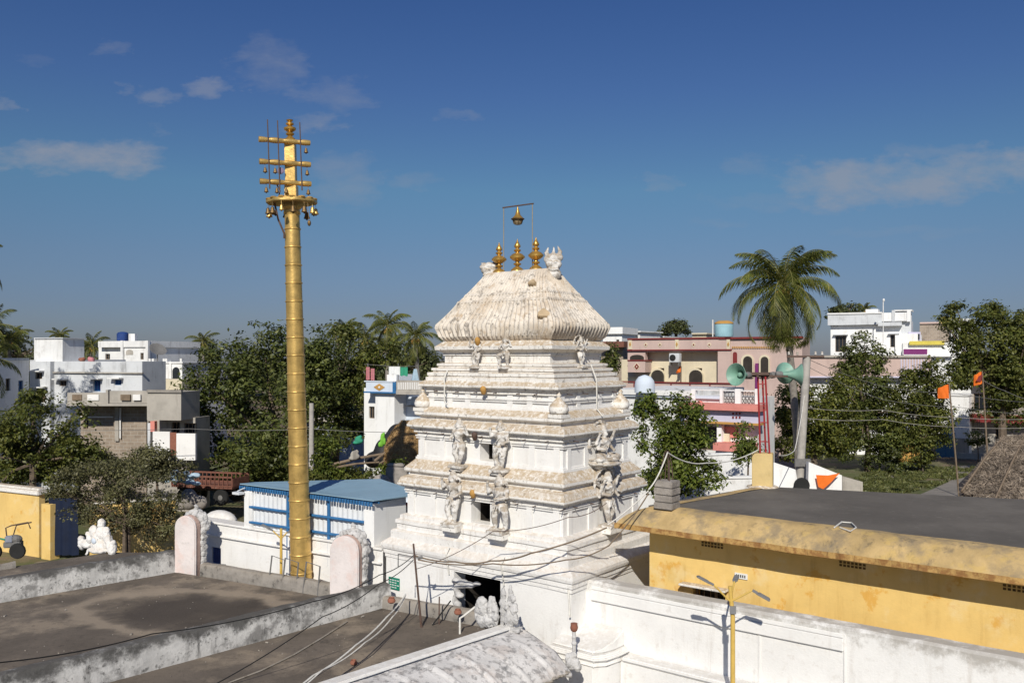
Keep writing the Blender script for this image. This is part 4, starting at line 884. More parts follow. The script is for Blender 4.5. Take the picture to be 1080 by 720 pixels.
# leaning iron pole with stay bars
p = G(444.5,661,ZR); tp = W(436,573,p.y+.05)
ip = thing('iron_pole', 'thin rusty iron pole carrying wires at the tower front', 'pole', p, 0)
q = MB(); q.tube([(0,0,-.02),tp-p], [.035,.028], 6); q.build('pole', M['iron'], ip)
q = MB(); a = W(420,584,24.6)-p; c_ = W(441,588,24.3)-p; q.tube([a+Vector((0,0,-.35)),a,c_], .018, 5); q.tube([c_,c_+Vector((.12,0,.02))],.05,6); q.build('side_bracket', M['greyiron'], ip)
po = thing('stay_bars', 'two dark stay bars leaning against the low mossy kerb', 'bars', G(456,659,ZR), 0)
q = MB(); q.tube([(0,0,0),(.5,.25,.62)], .022, 5); q.build('bar', M['black'], po); q = MB(); q.tube([(.18,.1,0),(.18,.2,.75)], .02, 5); q.build('bar', M['iron'], po)
for (px,py,s,lb) in ((373,701,.08,'red brick lump lying on the open roof screed'),(413,636,.11,'terracotta pot lying at the end of the stained parapet'),(483,648,.10,'terracotta pot standing on the mossy kerb by the doorway')):
    o = thing('terracotta_pot' if 'pot' in lb else 'brick_lump', lb, 'pot' if 'pot' in lb else 'brick', G(px,py,ZR if py>640 and px<400 else ZR+.36)); q = MB()
    q.lathe([(s*.5,0),(s,.35*s),(s*1.05,s*.9),(s*.7,s*1.4),(s*.8,s*1.55),(s*.6,s*1.5),(s*.1,s*.6)], 12); q.build('vessel' if 'pot' in lb else 'lump', M['terracotta'], o, True, rough=.01)
# small finial pot by the canopy end
o = thing('finial_post', 'small weathered post with terracotta pot at the canopy end', 'post', G(605.5,680,2.3)); q = MB(); q.tube([(0,0,-.3),(0,0,.34)], [.05,.045], 8); q.ell((0,0,.05),(.07,.07,.06),6); q.ell((0,0,.2),(.06,.06,.06),6); q.build('stem', M['stuccoblk'], o, True)
q = MB(); q.lathe([(.04,.34),(.08,.37),(.10,.44),(.085,.52),(.09,.55),(.06,.55)], 12); q.build('pot', M['terracotta'], o, True)
# stump of plaster by it
q = MB(); q.ell((0,0,-.1),(.16,.14,.18),8); q.ell((.12,-.05,-.15),(.12,.12,.14),8); q.ell((-.1,.0,.02),(.08,.1,.1),6); q.ell((.04,-.06,.08),(.07,.06,.12),6); o = remesh(q,'plaster_stump',M['stuccoblk'],None,.022,0,None,.05); o.location = G(603,694,2.15); tag(o,'lumpy plaster stump at the lower tip of the curved canopy','stump')

# ------------------------------------------------------------------ left precinct wall, shed, flagpole
lw0 = W(404,578,27.5); lw1 = W(196,546,32.8); LF, LL = seg((lw1.x,lw1.y),(lw0.x,lw0.y))
lw = thing('precinct_wall', 'white limewashed wall with blue shutter window below the blue roofed shed', 'wall', LF.w(0,0), LF.ang)
wa = LF.fx(223.5,None,0); wb = LF.fx(233,None,0)
b = MB(); b.panel((0,0,0),(1,0,0),(0,0,1),(0,-1,0),LL,3.42,[(wa,wb,LF.fx(228,594,0)[1],LF.fx(228,577,0)[1])],.22); b.panel((0,.5,0),(1,0,0),(0,0,1),(0,1,0),LL,3.42,[],0); b.panel((0,0,3.42),(1,0,0),(0,1,0),(0,0,1),LL,.5,[],0); b.build('wall_body', M['limewall'], lw)
b = MB(); b.box(0,LL-.02,-.10,-.003,2.98,3.05); b.box(0,LL-.02,-.06,.55,3.423,3.50); b.build('coping', M['limewall'], lw, bevel=.02, rough=.012)
b = MB(); z0, z1 = LF.fx(228,594,0)[1], LF.fx(228,577,0)[1]; b.box(wa,wb,.06,.1,z0,z1)
for k in range(4): b.box(wa+.04+k*(wb-wa-.08)/4, wa+.02+(k+1)*(wb-wa-.08)/4, .045,.058, z0+.03, z1-.03)
b.build('shutter', M['blueshut'], lw)
b = MB(); q0 = LF.fx(232,595,-.1); q1 = LF.fx(252,592,-.1); b.tube([(q0[0],-.15,q0[1]),(q1[0],-.7,q1[1])], .035, 6); b.build('drain_pipe', M['greyiron'], lw)
# rounded white dome coping behind niche
o = MB(); o.ell((0,0,0),(.8,.45,.42),10); o = o.build('white_mound', M['limewall'], lw, True); x,z = LF.fx(226,552,.6); o.location = (x,.9,3.3)
# shed
s0 = W(257,512,31.05); s1 = W(394.5,527,27.75); SF, SL = seg((s0.x,s0.y),(s1.x,s1.y))
sh = thing('shed', 'shed with blue sheet roof and white corrugated side crossed by blue rails', 'shed', SF.w(0,0), SF.ang)
b = MB(); k = 160; x0, x1 = .4, SL-.42; vs = []
for i in range(k+1):
    x = x0+(x1-x0)*i/k; y = .10+.022*math.sin(i*.95); vs += [(x,y,2.6),(x,y,4.85)]
b.add(vs, [(2*i,2*i+2,2*i+3,2*i+1) for i in range(k)]); b.build('corrugated_sheets', M['sheet'], sh, True)
b = MB(); b.box(0,.42,0,.4,0,4.78); b.build('pillar', M['white2'], sh, bevel=.02, rough=.012)
b = MB(); b.box(SL-.42,SL,-.02,1.6,0,4.86); b.build('pillar', M['white2'], sh, bevel=.02, rough=.012)
b = MB()
for z in (3.68,4.22): b.tube([(.30,.02,z),(SL-.42,.02,z)], .05, 8)
b.build('rails', M['bluepaint'], sh, True)
for px in (303,346): x = SF.fx(px,None,0); b = MB(); b.tube([(x,.03,2.6),(x,.03,4.85)], .055, 8); b.build('post', M['bluepaint'], sh, True)
rp_ = [W(253,510.5,31.2),W(394,528.5,27.5),W(431,523.5,28.9),W(428,514.5,30.7),W(401,505.5,33.0),W(268,509,32.6)]
b = MB(); lr = [SF.loc(p) for p in rp_]; zz = [p.z for p in rp_]; b.prism(lr, zz, [z+.03 for z in zz]); b.build('roof', M['blueroof'], sh)
b = MB(); (xa,ya),(xb,yb) = lr[0], lr[1]; k = 52
for i in range(k): 
    t0 = i/k; x = xa+(xb-xa)*t0; y = ya+(yb-ya)*t0; b.box(x,x+(xb-xa)/k*.55,y-.03,y+.02,4.80,4.935)
b.box(xa,xb,ya+.03,ya+.06,4.86,4.925); b.build('scalloped_fascia', M['bluepaint'], sh)
b = MB(); b.box(-.25,.1,-.3,-.05,4.66,4.74); b.tube([(-.2,-.1,4.75),(.2,-.12,4.9)],.02,5); b.build('gutter_spout', M['sheet'], sh)
# red and white patterned cloth behind the shed
q = MB(); q.box(-.5,.5,-.02,.02,0,.55); cl_ = thing('patterned_banner','red banner with white flourishes hanging under the shed roof beside the tower','banner',W(424,545,31.5),R(-35))
q.build('cloth', M['redcloth'], cl_); q = MB()
for x in (-.34,-.05,.27): q.ell((x,-.03,.28),(.10,.012,.15),6); q.ell((x+.1,-.03,.40),(.05,.012,.05),6); q.ell((x-.1,-.03,.14),(.05,.012,.05),6)
q.build('white_marks', M['signwhite'], cl_, True)
# yellow court lamp and iron barrier frames
D_ = 29.0; yl = thing('street_lamp', 'short yellow lamp post with forked arms near the gold flagpole', 'street lamp', (W(296.5,600,D_).x,D_,0))
Z = lambda py: EYE+(HY-py)/F*D_
q = MB(); q.tube([(0,0,0),(0,0,Z(557))], [.055,.045], 8); q.build('pole', M['yelpaint'], yl, True)
q = MB(); q.tube([(0,0,Z(568)),(-.26,-.05,Z(559))], .022, 6); q.build('arm', M['yelpaint'], yl); led_head(yl, (-.26,-.05,Z(559)), R(185), .55)
q = MB(); q.tube([(0,0,Z(568)),(.20,-.03,Z(561))], .022, 6); q.build('arm', M['yelpaint'], yl); led_head(yl, (.20,-.03,Z(561)), R(20), .3)
for (px,lb) in ((288,'tilted iron barrier frame left of the yellow court lamp'),(305,'iron barrier frame between court lamp and gold flagpole'),(331,'iron barrier frame right of the gold flagpole')):
    o = thing('barrier_frame', lb, 'barrier', (W(px,600,28.6).x,28.6+(px-284)*-.02,1.2), R(-30), 'iron barriers round the flagpole')
    q = MB(); q.tube([(-.30,0,0),(-.12,.1,1.8),(.45,.1,1.72),(.35,0,0)], .025, 6); q.tube([(-.3,0,.55),(.4,0,.5)], .022, 6); q.build('frame', M['greyiron'], o)
b = MB(); p = W(318.5,620,29.0); b.lathe([(.8,0),(.8,.5),(.7,.55),(.7,.9),(.6,.95),(.6,1.2)],24); o = b.build('flagpole_plinth', M['limewall'], None); o.location = (p.x,p.y,0); tag(o,'round stepped lime plinth under the gold flagpole','plinth')
# gilded flagpole
D_ = 29.0; bx_ = W(318.5,600,D_).x
fp = thing('temple_flagpole', 'tall ringed golden temple flagpole with three crossbars and hanging bells', 'flagpole', (bx_,D_,1.2)); fp.rotation_euler = (0,R(-1.45),0)
z2 = lambda py: (EYE+(HY-py)/F*D_-1.2)
pr = []; ztop = z2(222); nb = 22
for i in range(nb+1):
    z = ztop*i/nb; r = .352-.110*(i/nb)
    if i==nb: pr += [(r,z)]; break
    zt = ztop*(i+1)/nb
    pr += [(r,z+.02),(r-.001,zt-.05),(r+.022,zt-.035),(r+.026,zt-.015),(r+.018,zt+.0)]
b = MB(); b.lathe(pr, 28); b.build('shaft', M['gold'], fp, True, rough=.006)
b = MB(); b.lathe([(.22,ztop-.2),(.28,ztop-.1),(.26,ztop+.02),(.34,ztop+.1)], 20); b.build('capital', M['gold'], fp, True)
zt = z2(213)
b = MB(); vs = []; k = 48
for zz_ in (zt-.05,zt+.06):
    for i in range(k): a = 2*math.pi*i/k; r = .80+.045*abs(math.sin(a*4)); vs.append((r*math.cos(a), r*.9*math.sin(a), zz_+.01*math.sin(a*8)))
b.add(vs, [tuple(range(k-1,-1,-1)), tuple(range(k,2*k))]+[(i,(i+1)%k,k+(i+1)%k,k+i) for i in range(k)]); b.build('platform', M['gold'], fp, True, bevel=.015)
b = MB()
for i in range(14): a = 2*math.pi*i/14; b.ell((.74*math.cos(a),.67*math.sin(a),zt+.07),(.12,.12,.05),6)
b.build('lotus_rim', M['gold'], fp, True)
zp = z2(150)
b = MB(); b.box(-.19,.19,-.19,.19,zt+.06,zt+.55); b.box(-.165,.165,-.165,.165,zt+.55,zp+.05); b.build('upper_post', M['gold'], fp, bevel=.02)
zf = zp+.05
b = MB(); b.lathe([(.16,0),(.17,.06),(.10,.12),(.07,.16),(.13,.20),(.14,.24),(.07,.28),(.19,.36),(.20,.42),(.08,.48),(.06,.5),(.13,.54),(.13,.58),(.05,.62),(.10,.66),(.11,.69),(.02,.72)], 18, (0,0,zf)); b.build('finial', M['goldpol'], fp, True)
ba = R(24); bd = Vector((math.cos(ba), math.sin(ba), 0))
BARX = (-.96,.70)
for zz_ in (zp-.02, z2(173.5), z2(194)):
    b = MB(); pts = []; rr = []
    for i in range(41):
        s = BARX[0]+(BARX[1]-BARX[0])*i/40; pts.append(bd*s+Vector((0,-.20,zz_))); rr.append(.075+.022*abs(math.sin((s+.2)*6.5)))
    b.tube(pts, rr, 10); b.build('crossbar', M['gold'], fp, True)
def bell_mb(p, s=1.0):
    b = MB(); b.tube([p, p+Vector((0,0,-.12*s))], .008, 4); b.lathe([(.015,-.12*s),(.04*s,-.14*s),(.05*s,-.20*s),(.075*s,-.27*s),(.07*s,-.275*s),(.01,-.2*s)], 10, p); b.ell(p+Vector((0,0,-.29*s)), .025*s, 5); return b
for s in (-.62,-.30,.42):
    b = MB(); p = bd*s+Vector((0,-.30,0)); b.tube([p+Vector((0,0,z2(205)+.1)), p+Vector((-.02,0,zp+.62))], [.024,.020], 6); b.build('upright_rod', M['iron'], fp)
for (zz_, ss) in ((zp-.08,(.56,)),(z2(173.5)-.07,(-.78,-.46,.58)),(z2(194)-.07,(-.76,-.42,-.12,.60))):
    for s in ss: bell_mb(bd*s+Vector((0,-.20,zz_)), 1.0).build('bell', M['brassdk'], fp, True)
for i in range(13):
    a = 2*math.pi*(i+.3)/13; bell_mb(Vector((.78*math.cos(a),.70*math.sin(a),zt-.06)), rng.uniform(1.0,1.5)).build('bell', M['brassdk'] if i%3 else M['gold'], fp, True)
b = MB(); b.tube([(.62,-.4,zt-.1),(.66,-.42,zt-.7)], .008, 4); b.ell((.66,-.42,zt-.78),(.06,.06,.10),7); b.build('hanging_lamp', M['brassdk'], fp, True)
b = MB(); b.tube([(-.52,-.2,zt-.05),(-.40,-.24,z2(232)),(-.22,-.22,z2(247)),(-.23,-.2,z2(252))], .035, 6); b.tube([(-.40,-.3,z2(196)),(-.30,-.3,z2(203)),(-.34,-.3,z2(207))], .022, 5); b.build('brace', M['iron'], fp, True)
b = MB(); b.ell((-.26,-.30,z2(182)),(.11,.03,.12),6); b.build('faded_pennant', mat('faded_violet',(.22,.18,.28),.9,.3,8,bump=.2), fp, True, rough=.03)
# grit and broken bits lying on the screed roofs
b = MB(); k = 0
while k < 300:
    x, y = rng.uniform(-16,1), rng.uniform(14,30)
    if not inside(x,y): continue
    s_ = rng.uniform(.007,.02)*(2.2 if rng.random()<.06 else 1); Mx = Matrix.Translation((x,y,ZR+s_*.3)) @ Matrix.Rotation(rng.uniform(0,6),4,'Z') @ Matrix.Rotation(rng.uniform(0,1),4,'X'); b.box(-s_,s_,-s_*.7,s_*.7,-s_*.4,s_*.4,Mx); k += 1
tag(b.build('roof_grit', M['curb']), kind='stuff')
# ------------------------------------------------------------------ houses
class House:
    def __init__(s, label, pxL, DL, pxR, DR, name='house', cat='house', group=None):
        p0 = W(pxL,HY,DL); p1 = W(pxR,HY,DR); s.F, s.L = seg((p0.x,p0.y),(p1.x,p1.y))
        s.t = thing(name, label, cat, (p0.x,p0.y,0), s.F.ang, group)
    def x(s, px, y=0): return s.F.fx(px, None, y)
    def z(s, px, py, y=0): return s.F.fx(px, py, y)[1]
    def block(s, a, b, top, bot, y0, y1, m, wins=(), name='wall', swins=(), shade=None, left_wins=()):
        xa, xb = s.x(a,y0), s.x(b,y0); mid = (a+b)/2; zt = s.z(mid,top,y0); zb = 0 if bot is None else s.z(mid,bot,y0)
        B = MB(); H = zt-zb; hs = []; ws = []
        for w in wins:
            h = (s.x(w[0],y0)-xa, s.x(w[1],y0)-xa, s.z((w[0]+w[1])/2,w[3],y0)-zb, s.z((w[0]+w[1])/2,w[2],y0)-zb); hs.append(h); ws.append((h,w[4] if len(w)>4 else 'dark'))
        B.panel((xa,y0,zb),(1,0,0),(0,0,1),(0,-1,0),xb-xa,H,hs,.22)
        B.panel((xb,y0,zb),(0,1,0),(0,0,1),(1,0,0),y1-y0,H,[],0); B.panel((xa,y1,zb),(0,-1,0),(0,0,1),(-1,0,0),y1-y0,H,list(left_wins),.22)
        B.panel((xb,y1,zb),(-1,0,0),(0,0,1),(0,1,0),xb-xa,H,[],0); B.panel((xa,y0,zt),(1,0,0),(0,1,0),(0,0,1),xb-xa,y1-y0,[],0); 
        if zb>0: B.panel((xa,y0,zb),(0,1,0),(1,0,0),(0,0,-1),y1-y0,xb-xa,[],0)
        B.build(name, M[m], s.t)
        for (h,k) in ws: s.window(xa+h[0],xa+h[1],zb+h[2],zb+h[3],y0,k,shade)
        return xa, xb, zb, zt
    def window(s, x0, x1, z0, z1, y, kind, shade=None):
        f = MB(); t = min(.06,(x1-x0)*.08)
        for (a,b,c,d) in ((x0,x0+t,z0,z1),(x1-t,x1,z0,z1),(x0+t,x1-t,z0,z0+t),(x0+t,x1-t,z1-t,z1)): f.box(a,b,y+.10,y+.16,c,d)
        n = 2 if x1-x0 > .7 else 1
        for i in range(1,n+1): xx = x0+(x1-x0)*i/(n+1); f.box(xx-.02,xx+.02,y+.10,y+.15,z0+t,z1-t)
        w = f.build('door' if kind=='door' else 'window', M['bluepaint'] if kind=='blue' else M['wood'], s.t)
        q = MB(); q.box(x0+t,x1-t,y+.17,y+.20,z0+t,z1-t); q.build('panel' if kind in('door','blue') else 'pane', M['blueshut'] if kind=='blue' else (M['wood'] if kind=='door' else M['glass']), w)
        if shade: q = MB(); q.box(x0-.2,x1+.2,y-.45,y-.003,z1+.08,z1+.16); q.build('sunshade', M[shade], s.t)
    def slab(s, a, b, top, bot, y0, y1, m, name='slab', bevel=0):
        xa, xb = s.x(a,y0), s.x(b,y0); mid = (a+b)/2; B = MB(); B.box(xa,xb,y0,y1,s.z(mid,bot,y0),s.z(mid,top,y0)); return B.build(name, M[m], s.t, bevel=bevel)
    def diamond(s, px, py, w, h, y, m, name='diamond_motif'):
        x, z = s.F.fx(px,py,y); ww = w*s.F.w(x,y).y/F/2; hh = h*s.F.w(x,y).y/F/2; B = MB()
        B.add([(x-ww,y-.02,z),(x,y-.02,z-hh),(x+ww,y-.02,z),(x,y-.02,z+hh),(x-ww,y+.01,z),(x,y+.01,z-hh),(x+ww,y+.01,z),(x,y+.01,z+hh)], [(0,1,2,3),(0,4,5,1),(1,5,6,2),(2,6,7,3),(3,7,4,0)]); return B.build(name, M[m], s.t)
    def arch(s, a, b, top, bot, y, m='dark', name='arch_plate', proud=.03):  # solid plate; the default dark colour paints in an opening's shade
        x0,x1 = s.x(a,y), s.x(b,y); z0,z1 = s.z((a+b)/2,bot,y), s.z((a+b)/2,top,y); w = x1-x0; r = min(w/2,(z1-z0)*.5); B = MB(); out = [(x0,z0),(x1,z0)]+[((x0+x1)/2+w/2*math.cos(q), z1-r+r*math.sin(q)) for q in np.linspace(0,math.pi,11)]
        n = len(out); B.add([(p,y-proud,q) for p,q in out]+[(p,y+.02,q) for p,q in out], [tuple(range(n))]+[(i,n+i,n+(i+1)%n,(i+1)%n) for i in range(n)]); return B.build(name, M[m], s.t)

# left: pale grey two storey house
h = House('pale grey two storey house at far left with blue shutters and a roof cabin', 31.5, 60, 151, 57)
h.block(31.5,53,381,None,0,3,'greywall',[(37,44.5,393,399.5),(38,48,410,424,'door')],shade='white')
h.block(53,150,381,None,.35,2.6,'greywall',[(62.5,70,401.5,407,),(98.5,106,401,412.5,'blue'),(120.5,128,400.5,406,'blue')],name='main_wall',shade='white')
h.slab(53,150,392.2,393.6,.2,.34,'concrete','string_course')
xl = h.x(31.5); b = MB(); zt = h.z(31.5,381)
hol = [(4.0-1.0,4.0,zt-4.6,zt-1.5),(6.2,7.2,zt-2.9,zt-1.6)]
b.panel((-.02,9,0),(0,-1,0),(0,0,1),(-1,0,0),9,zt+.1,[(9-q[1],9-q[0],q[2],q[3]) for q in hol],.2); b.build('side_wall', M['white2'], h.t)
for q in hol:
    f = MB(); f.box(.10,.14,q[0],q[1],q[2],q[3]); f.build('window', M['blueshut'] if q[2]<zt-4 else M['glass'], h.t)
h.block(36,66,356.5,381,.5,2.4,'white',name='roof_cabin'); h.slab(35.6,66.4,356,357,.4,2.5,'greywall','cabin_cap')
# wing further left, whiter
h = House('bright white low house wing at the left picture edge, tall blue window', -22, 54, 31, 59)
h.block(-22,30.5,380,None,0,5,'white2',[(6,11,399,412),(19.5,24.5,401,428,'blue')])
h.slab(-22,30.8,377.5,380.2,-.12,5.1,'greywall','roof_edge')
# far white house with dish
h = House('far white house with arched window and deep parapet behind the grey house', 104, 84, 156, 82)
h.block(104,128,366,None,.4,7,'white',[(111,116,373,379)]); h.block(128,156,366,None,0,7,'white',[(148,151.5,372,379)],name='front_bay'); h.arch(133,140.5,368.5,374,0,'concrete'); h.slab(103.5,156.4,359.5,366,-.15,7.1,'white','parapet'); h.slab(127,129.4,359,400,-.25,-.003,'white','pilaster'); h.slab(153.5,156,359,400,-.25,-.003,'white','pilaster')
h = House('far white house with pinnacled parapet and dark arched window', 156.5, 80, 192.5, 79)
h.block(157,192,383,None,0,7,'white',[(159.5,164.5,390,397)]); h.arch(182,189.5,387,400,0,'glass'); h.slab(156.5,192.6,381.5,383,-.1,7,'white','parapet')
for px in (157.5,161,172.5,175,190.5): h.slab(px-.9,px+1.2,378,381.5,-.05,.3,'white','pinnacle')
h.slab(172,176.5,378.3,381.5,.0,.5,'white','pinnacle_block'); h.slab(178.5,180.5,381,402,-.12,-.003,'white','pilaster')
h.block(151,192,400,None,-2.5,-.1,'cream',[(166,172,401,406)],name='lower_storey'); h.block(150,163,399,None,-2.9,-2.0,'white',[(152,162,404,411)],name='lower_front')
o = thing('satellite_dish','dark satellite dish on the far white house roof','dish',W(166,380,80)); q = MB(); Mx = Matrix.Translation((0,0,.9)) @ Matrix.Rotation(R(35),4,'Y') @ Matrix.Rotation(R(30),4,'X'); q.lathe([(.02,0),(.4,.05),(.75,.2),(.78,.2),(.4,.02),(.02,-.03)],18,(0,0,0),Mx); q.build('dish', M['greyiron'], o, True); q = MB(); q.tube([(0,0,-.2),(0,0,.9)],.05,6); q.build('mast', M['greyiron'], o)
o = thing('water_tank','small dark blue water tank on the far white house parapet','water tank',W(129.5,359.5,85)); q = MB(); q.lathe([(.5,0),(.55,.1),(.55,.7),(.4,.85),(.1,.9)],14); q.build('tank', M['blueshut'], o, True); q = MB(); q.box(.7,1.3,-.3,.3,0,.7); q.build('stand', M['white'], o)
# brick and concrete house
h = House('unplastered brown block house with concrete balcony behind bushes', 85, 55, 156, 55)
h.block(85,120,424,None,.4,8,'brick',[(88,93,443,452)]); h.block(120,154.5,424,None,0,2.6,'brick',name='front_wall')
h.slab(71,113,414,426,-1.4,-1.2,'concrete','balcony_parapet'); h.slab(113,155,412,425,-1.3,-1.1,'concrete','balcony_parapet'); h.slab(70,155.3,425.5,428,-1.5,1.0,'concrete','balcony_slab'); h.slab(111.5,114,411,426,-1.45,-1.05,'concrete','balcony_pier')
for (a,b_) in ((76,86),(92,104),(127,137),(140,148)): h.slab(a,b_,416,422,-1.46,-1.302,'limewall' if a in (92,140) else 'wood','balcony_fret')
h.slab(121,125,427,465,-.12,-.003,'concrete','drain_pilaster'); h.slab(126,127.2,430,462,-.16,-.05,'limewall','drain_pipe'); h.slab(85,119,439,440.3,.3,.398,'limewall','string_course')
h = House('grey concrete block house with dark openings under its overhang', 155, 53.5, 206, 53)
h.block(155.5,206,440,None,0.8,2.6,'concrete',[(181,189.5,445,457),(194,206,446,458),(156.5,161,444,470,'dark')]); h.slab(155,191,413,443,-.6,1.6,'concrete','upper_storey'); h.slab(154.8,191,411,414,-.7,-.5,'curb','parapet'); h.slab(161,179,455,485,-.4,-.2,'limewall','yard_wall'); h.slab(186,206,457,485,-.4,-.2,'limewall','yard_wall'); h.slab(179,186,456,480,-.35,-.25,'terracotta','brick_infill'); h.slab(155.6,158.5,446,475,.6,.797,'greywall','jamb'); h.slab(158.5,163,444,455,.5,.797,'coral','red_board')
o = thing('plastic_sheet','pale blue plastic sheet heaped against the block house','sheet',W(190,500,49)); q = MB()
for i in range(34): q.ell((rng.uniform(-1.1,1.1),rng.uniform(-.3,.3),rng.uniform(-.5,.15)), (rng.uniform(.1,.3),.14,rng.uniform(.05,.14)), 6)
ob = remesh(q,'folds',M['bluecloth'],o,.05,0)
# centre: white and pale blue house with diamond
h = House('white house with pale blue parapet and orange diamond left of the tower', 372, 56, 424, 54)
h.block(384,396,409,None,.6,3,'white2',[(389,395,428.5,441)]); h.block(396,416,409,None,0,3,'white2',name='front_wall'); h.slab(386,417,402.5,413,-.2,.0,'paleblue','parapet'); h.slab(383.5,417.5,413,414.5,-.3,6,'bluepaint','parapet_band'); h.slab(414,417.5,402,414,-.24,-.201,'bluepaint','corner_band'); h.slab(384,417,401.6,402.8,-.24,.0,'paleblue','parapet_cap'); h.diamond(400,408.2,15,7.5,-.21,'ochre'); h.diamond(400,408.2,3,2.5,-.24,'signwhite')
h.block(416,446,418,None,1.2,7,'paleblue',name='rear_wall'); h.slab(418,446,401,413,-.6,-.35,'concrete','balcony_parapet'); h.slab(417.6,446,412.5,416,-.7,1.2,'concrete','balcony_slab')
for k in range(13): px = 419.5+k*1.9; h.slab(px,px+.9,403,410.5,-.63,-.602,'limewall','baluster')
h.slab(426,434,427.5,428.6,.6,1.2,'concrete','ledge'); h.block(408,418,395,409,3,5,'white2',name='roof_cabin')
for (px,py,w_,h_,m,lb) in ((388,394,4,14,'pinkcloth','pink cloth on the rooftop washing line'),(393,395,4,13,'pinkcloth','dusky pink cloth next to the white roof post'),(416,391,12,9,'signwhite','white cloth hung above the diamond parapet'),(426,392,8,10,'greencloth','green cloth on the rooftop washing line'),(438,396,9,14,'bluecloth','pale blue cloth hanging from a rooftop pole')):
    D_ = 55.5; k = D_/F; o = thing('laundry', lb, 'laundry', W(px,py+h_/2,D_)); q = MB(); vs = []
    for i in range(9):
        x = (i/8-.5)*w_*k*(1 if 'pale' not in lb else 1); vs += [(x*(.35 if 'pale' in lb else 1),.05*math.sin(i*1.9),h_*k),(x,.09*math.sin(i*1.6),rng.uniform(0,.08))]
    q.add(vs, [(2*i,2*i+1,2*i+3,2*i+2) for i in range(8)]); q.build('cloth', M[m], o, 'all')
q = MB(); q.tube([W(384,384,55.6),W(400,385,55.6),W(420,386.4,55.6),W(441,386,55.6)], .015, 4); 
for px in (388,420,441): q.tube([W(px,408,55.6),W(px,383,55.6)], .03, 5)
tag(q.build('washing_line', M['greyiron']), 'washing line on posts across the diamond house roof', 'washing line')
q = House('low pale wall house behind the big tree', 318, 71, 376, 69, 'house'); q.block(318,384,444,None,0,5,'paleblue',[(330,337,455,466)]); q.slab(318,386,441,445,-.6,5,'concrete','roof_edge')
# haystacks, tarp, logs
o = thing('haystack','rounded golden haystack tapering upwards left of the tower','haystack',W(428,490,43.5)); k=43.5/F; q = MB(); q.lathe([(21*k,-.2),(22*k,8*k),(21*k,18*k),(17*k,30*k),(10*k,40*k),(3*k,46*k),(.02,47*k)], 28); q.build('stack', M['straw'], o, True, rough=.12)
P = []; Nn = []
for i in range(5000):
    a = rng.uniform(0,6.28); z = rng.uniform(0,46)*k; r = np.interp(z,[0,8*k,18*k,30*k,40*k,46*k],[21*k,22*k,21*k,17*k,10*k,3*k])+.03; P.append((r*math.cos(a),r*math.sin(a),z)); Nn.append((math.cos(a)+rng.normal()*.4,math.sin(a)+rng.normal()*.4,.4+rng.normal()*.4))
Nn = np.array(Nn); Nn /= np.linalg.norm(Nn,axis=1,keepdims=True); leaf_mesh('loose_straw', P, Nn, .24, leafmat('straw_blades',(.30,.18,.07),(.50,.33,.15),.2), o, .12)
o = thing('covered_stack','dark tarpaulin covered stack beside the golden haystack','covered stack',W(407,488,46.5)); k=46.5/F; q = MB(); q.ell((11*k,.3,20*k),(13*k,1.4,21*k),12); q.ell((0,0,10*k),(13*k,1.2,17*k),10); q.ell((-12*k,.2,3*k),(11*k,1.0,9*k),10); q.ell((6*k,-.3,26*k),(8*k,1,8*k),8); remesh(q,'tarpaulin',M['tarp'],o,.1,1)
for (px,py,D_,s,m,lb) in ((403,464,44.6,(.16,.2,.6),'lime_g','bright green sack standing before the tarpaulin'),(378,464,44,(.32,.25,.35),'greencloth','green bundle lying on the bank by the tree'),(374,480,43,(.35,.1,.4),'concrete','pale board lying on the bank')):
    o = thing('sack' if 'board' not in lb else 'board', lb, 'sack' if 'board' not in lb else 'board', W(px,py,D_)); s = [c*.62 for c in s]; q = MB(); q.ell((0,0,0),s,8); q.ell((.1,0,s[2]*.7),(s[0]*.5,s[1]*.8,s[2]*.5),7); q.ell((-.12,0,-s[2]*.6),(s[0]*.9,s[1],s[2]*.4),7); q.ell((.15,0,-s[2]*.2),(s[0]*.5,s[1],s[2]*.5),7); remesh(q,'cloth',M[m],o,.04,1)
o = thing('log_pile','long pale logs lying on the weedy bank','logs',W(380,488,43))
for (a,b_,r) in (((346,491),(408,478),.075),((352,493),(400,487),.06),((395,486),(424,466),.07),((400,489),(415,482),.05)):
    q = MB(); p0 = W(a[0],a[1],43)-o.location; p1 = W(b_[0],b_[1],43.5)-o.location; q.tube([p0,p0.lerp(p1,.5)+Vector((0,0,.06)),p1],[r,r*.9,r*.7],8); q.build('log', M['wood'], o, True, rough=.03)
o = thing('rock','pale boulder standing behind the blue shed roof','rock',W(402,510,40)); q = MB(); q.ell((0,0,-.15),(.5,.4,.6),10); q.ell((-.25,0,-.3),(.4,.4,.4),8); remesh(q,'boulder',M['stone'],o,.06,0)
o = thing('brick_stub_wall','low grey rubble stub wall beside the haystack foot','wall',W(419,508,40.5)); q = MB(); q.box(-.5,.5,-.3,.3,-.6,.7); q.box(-.45,.3,-.28,.28,.7,.85); q.build('rubble', M['stone'], o, bevel=.05, rough=.06)
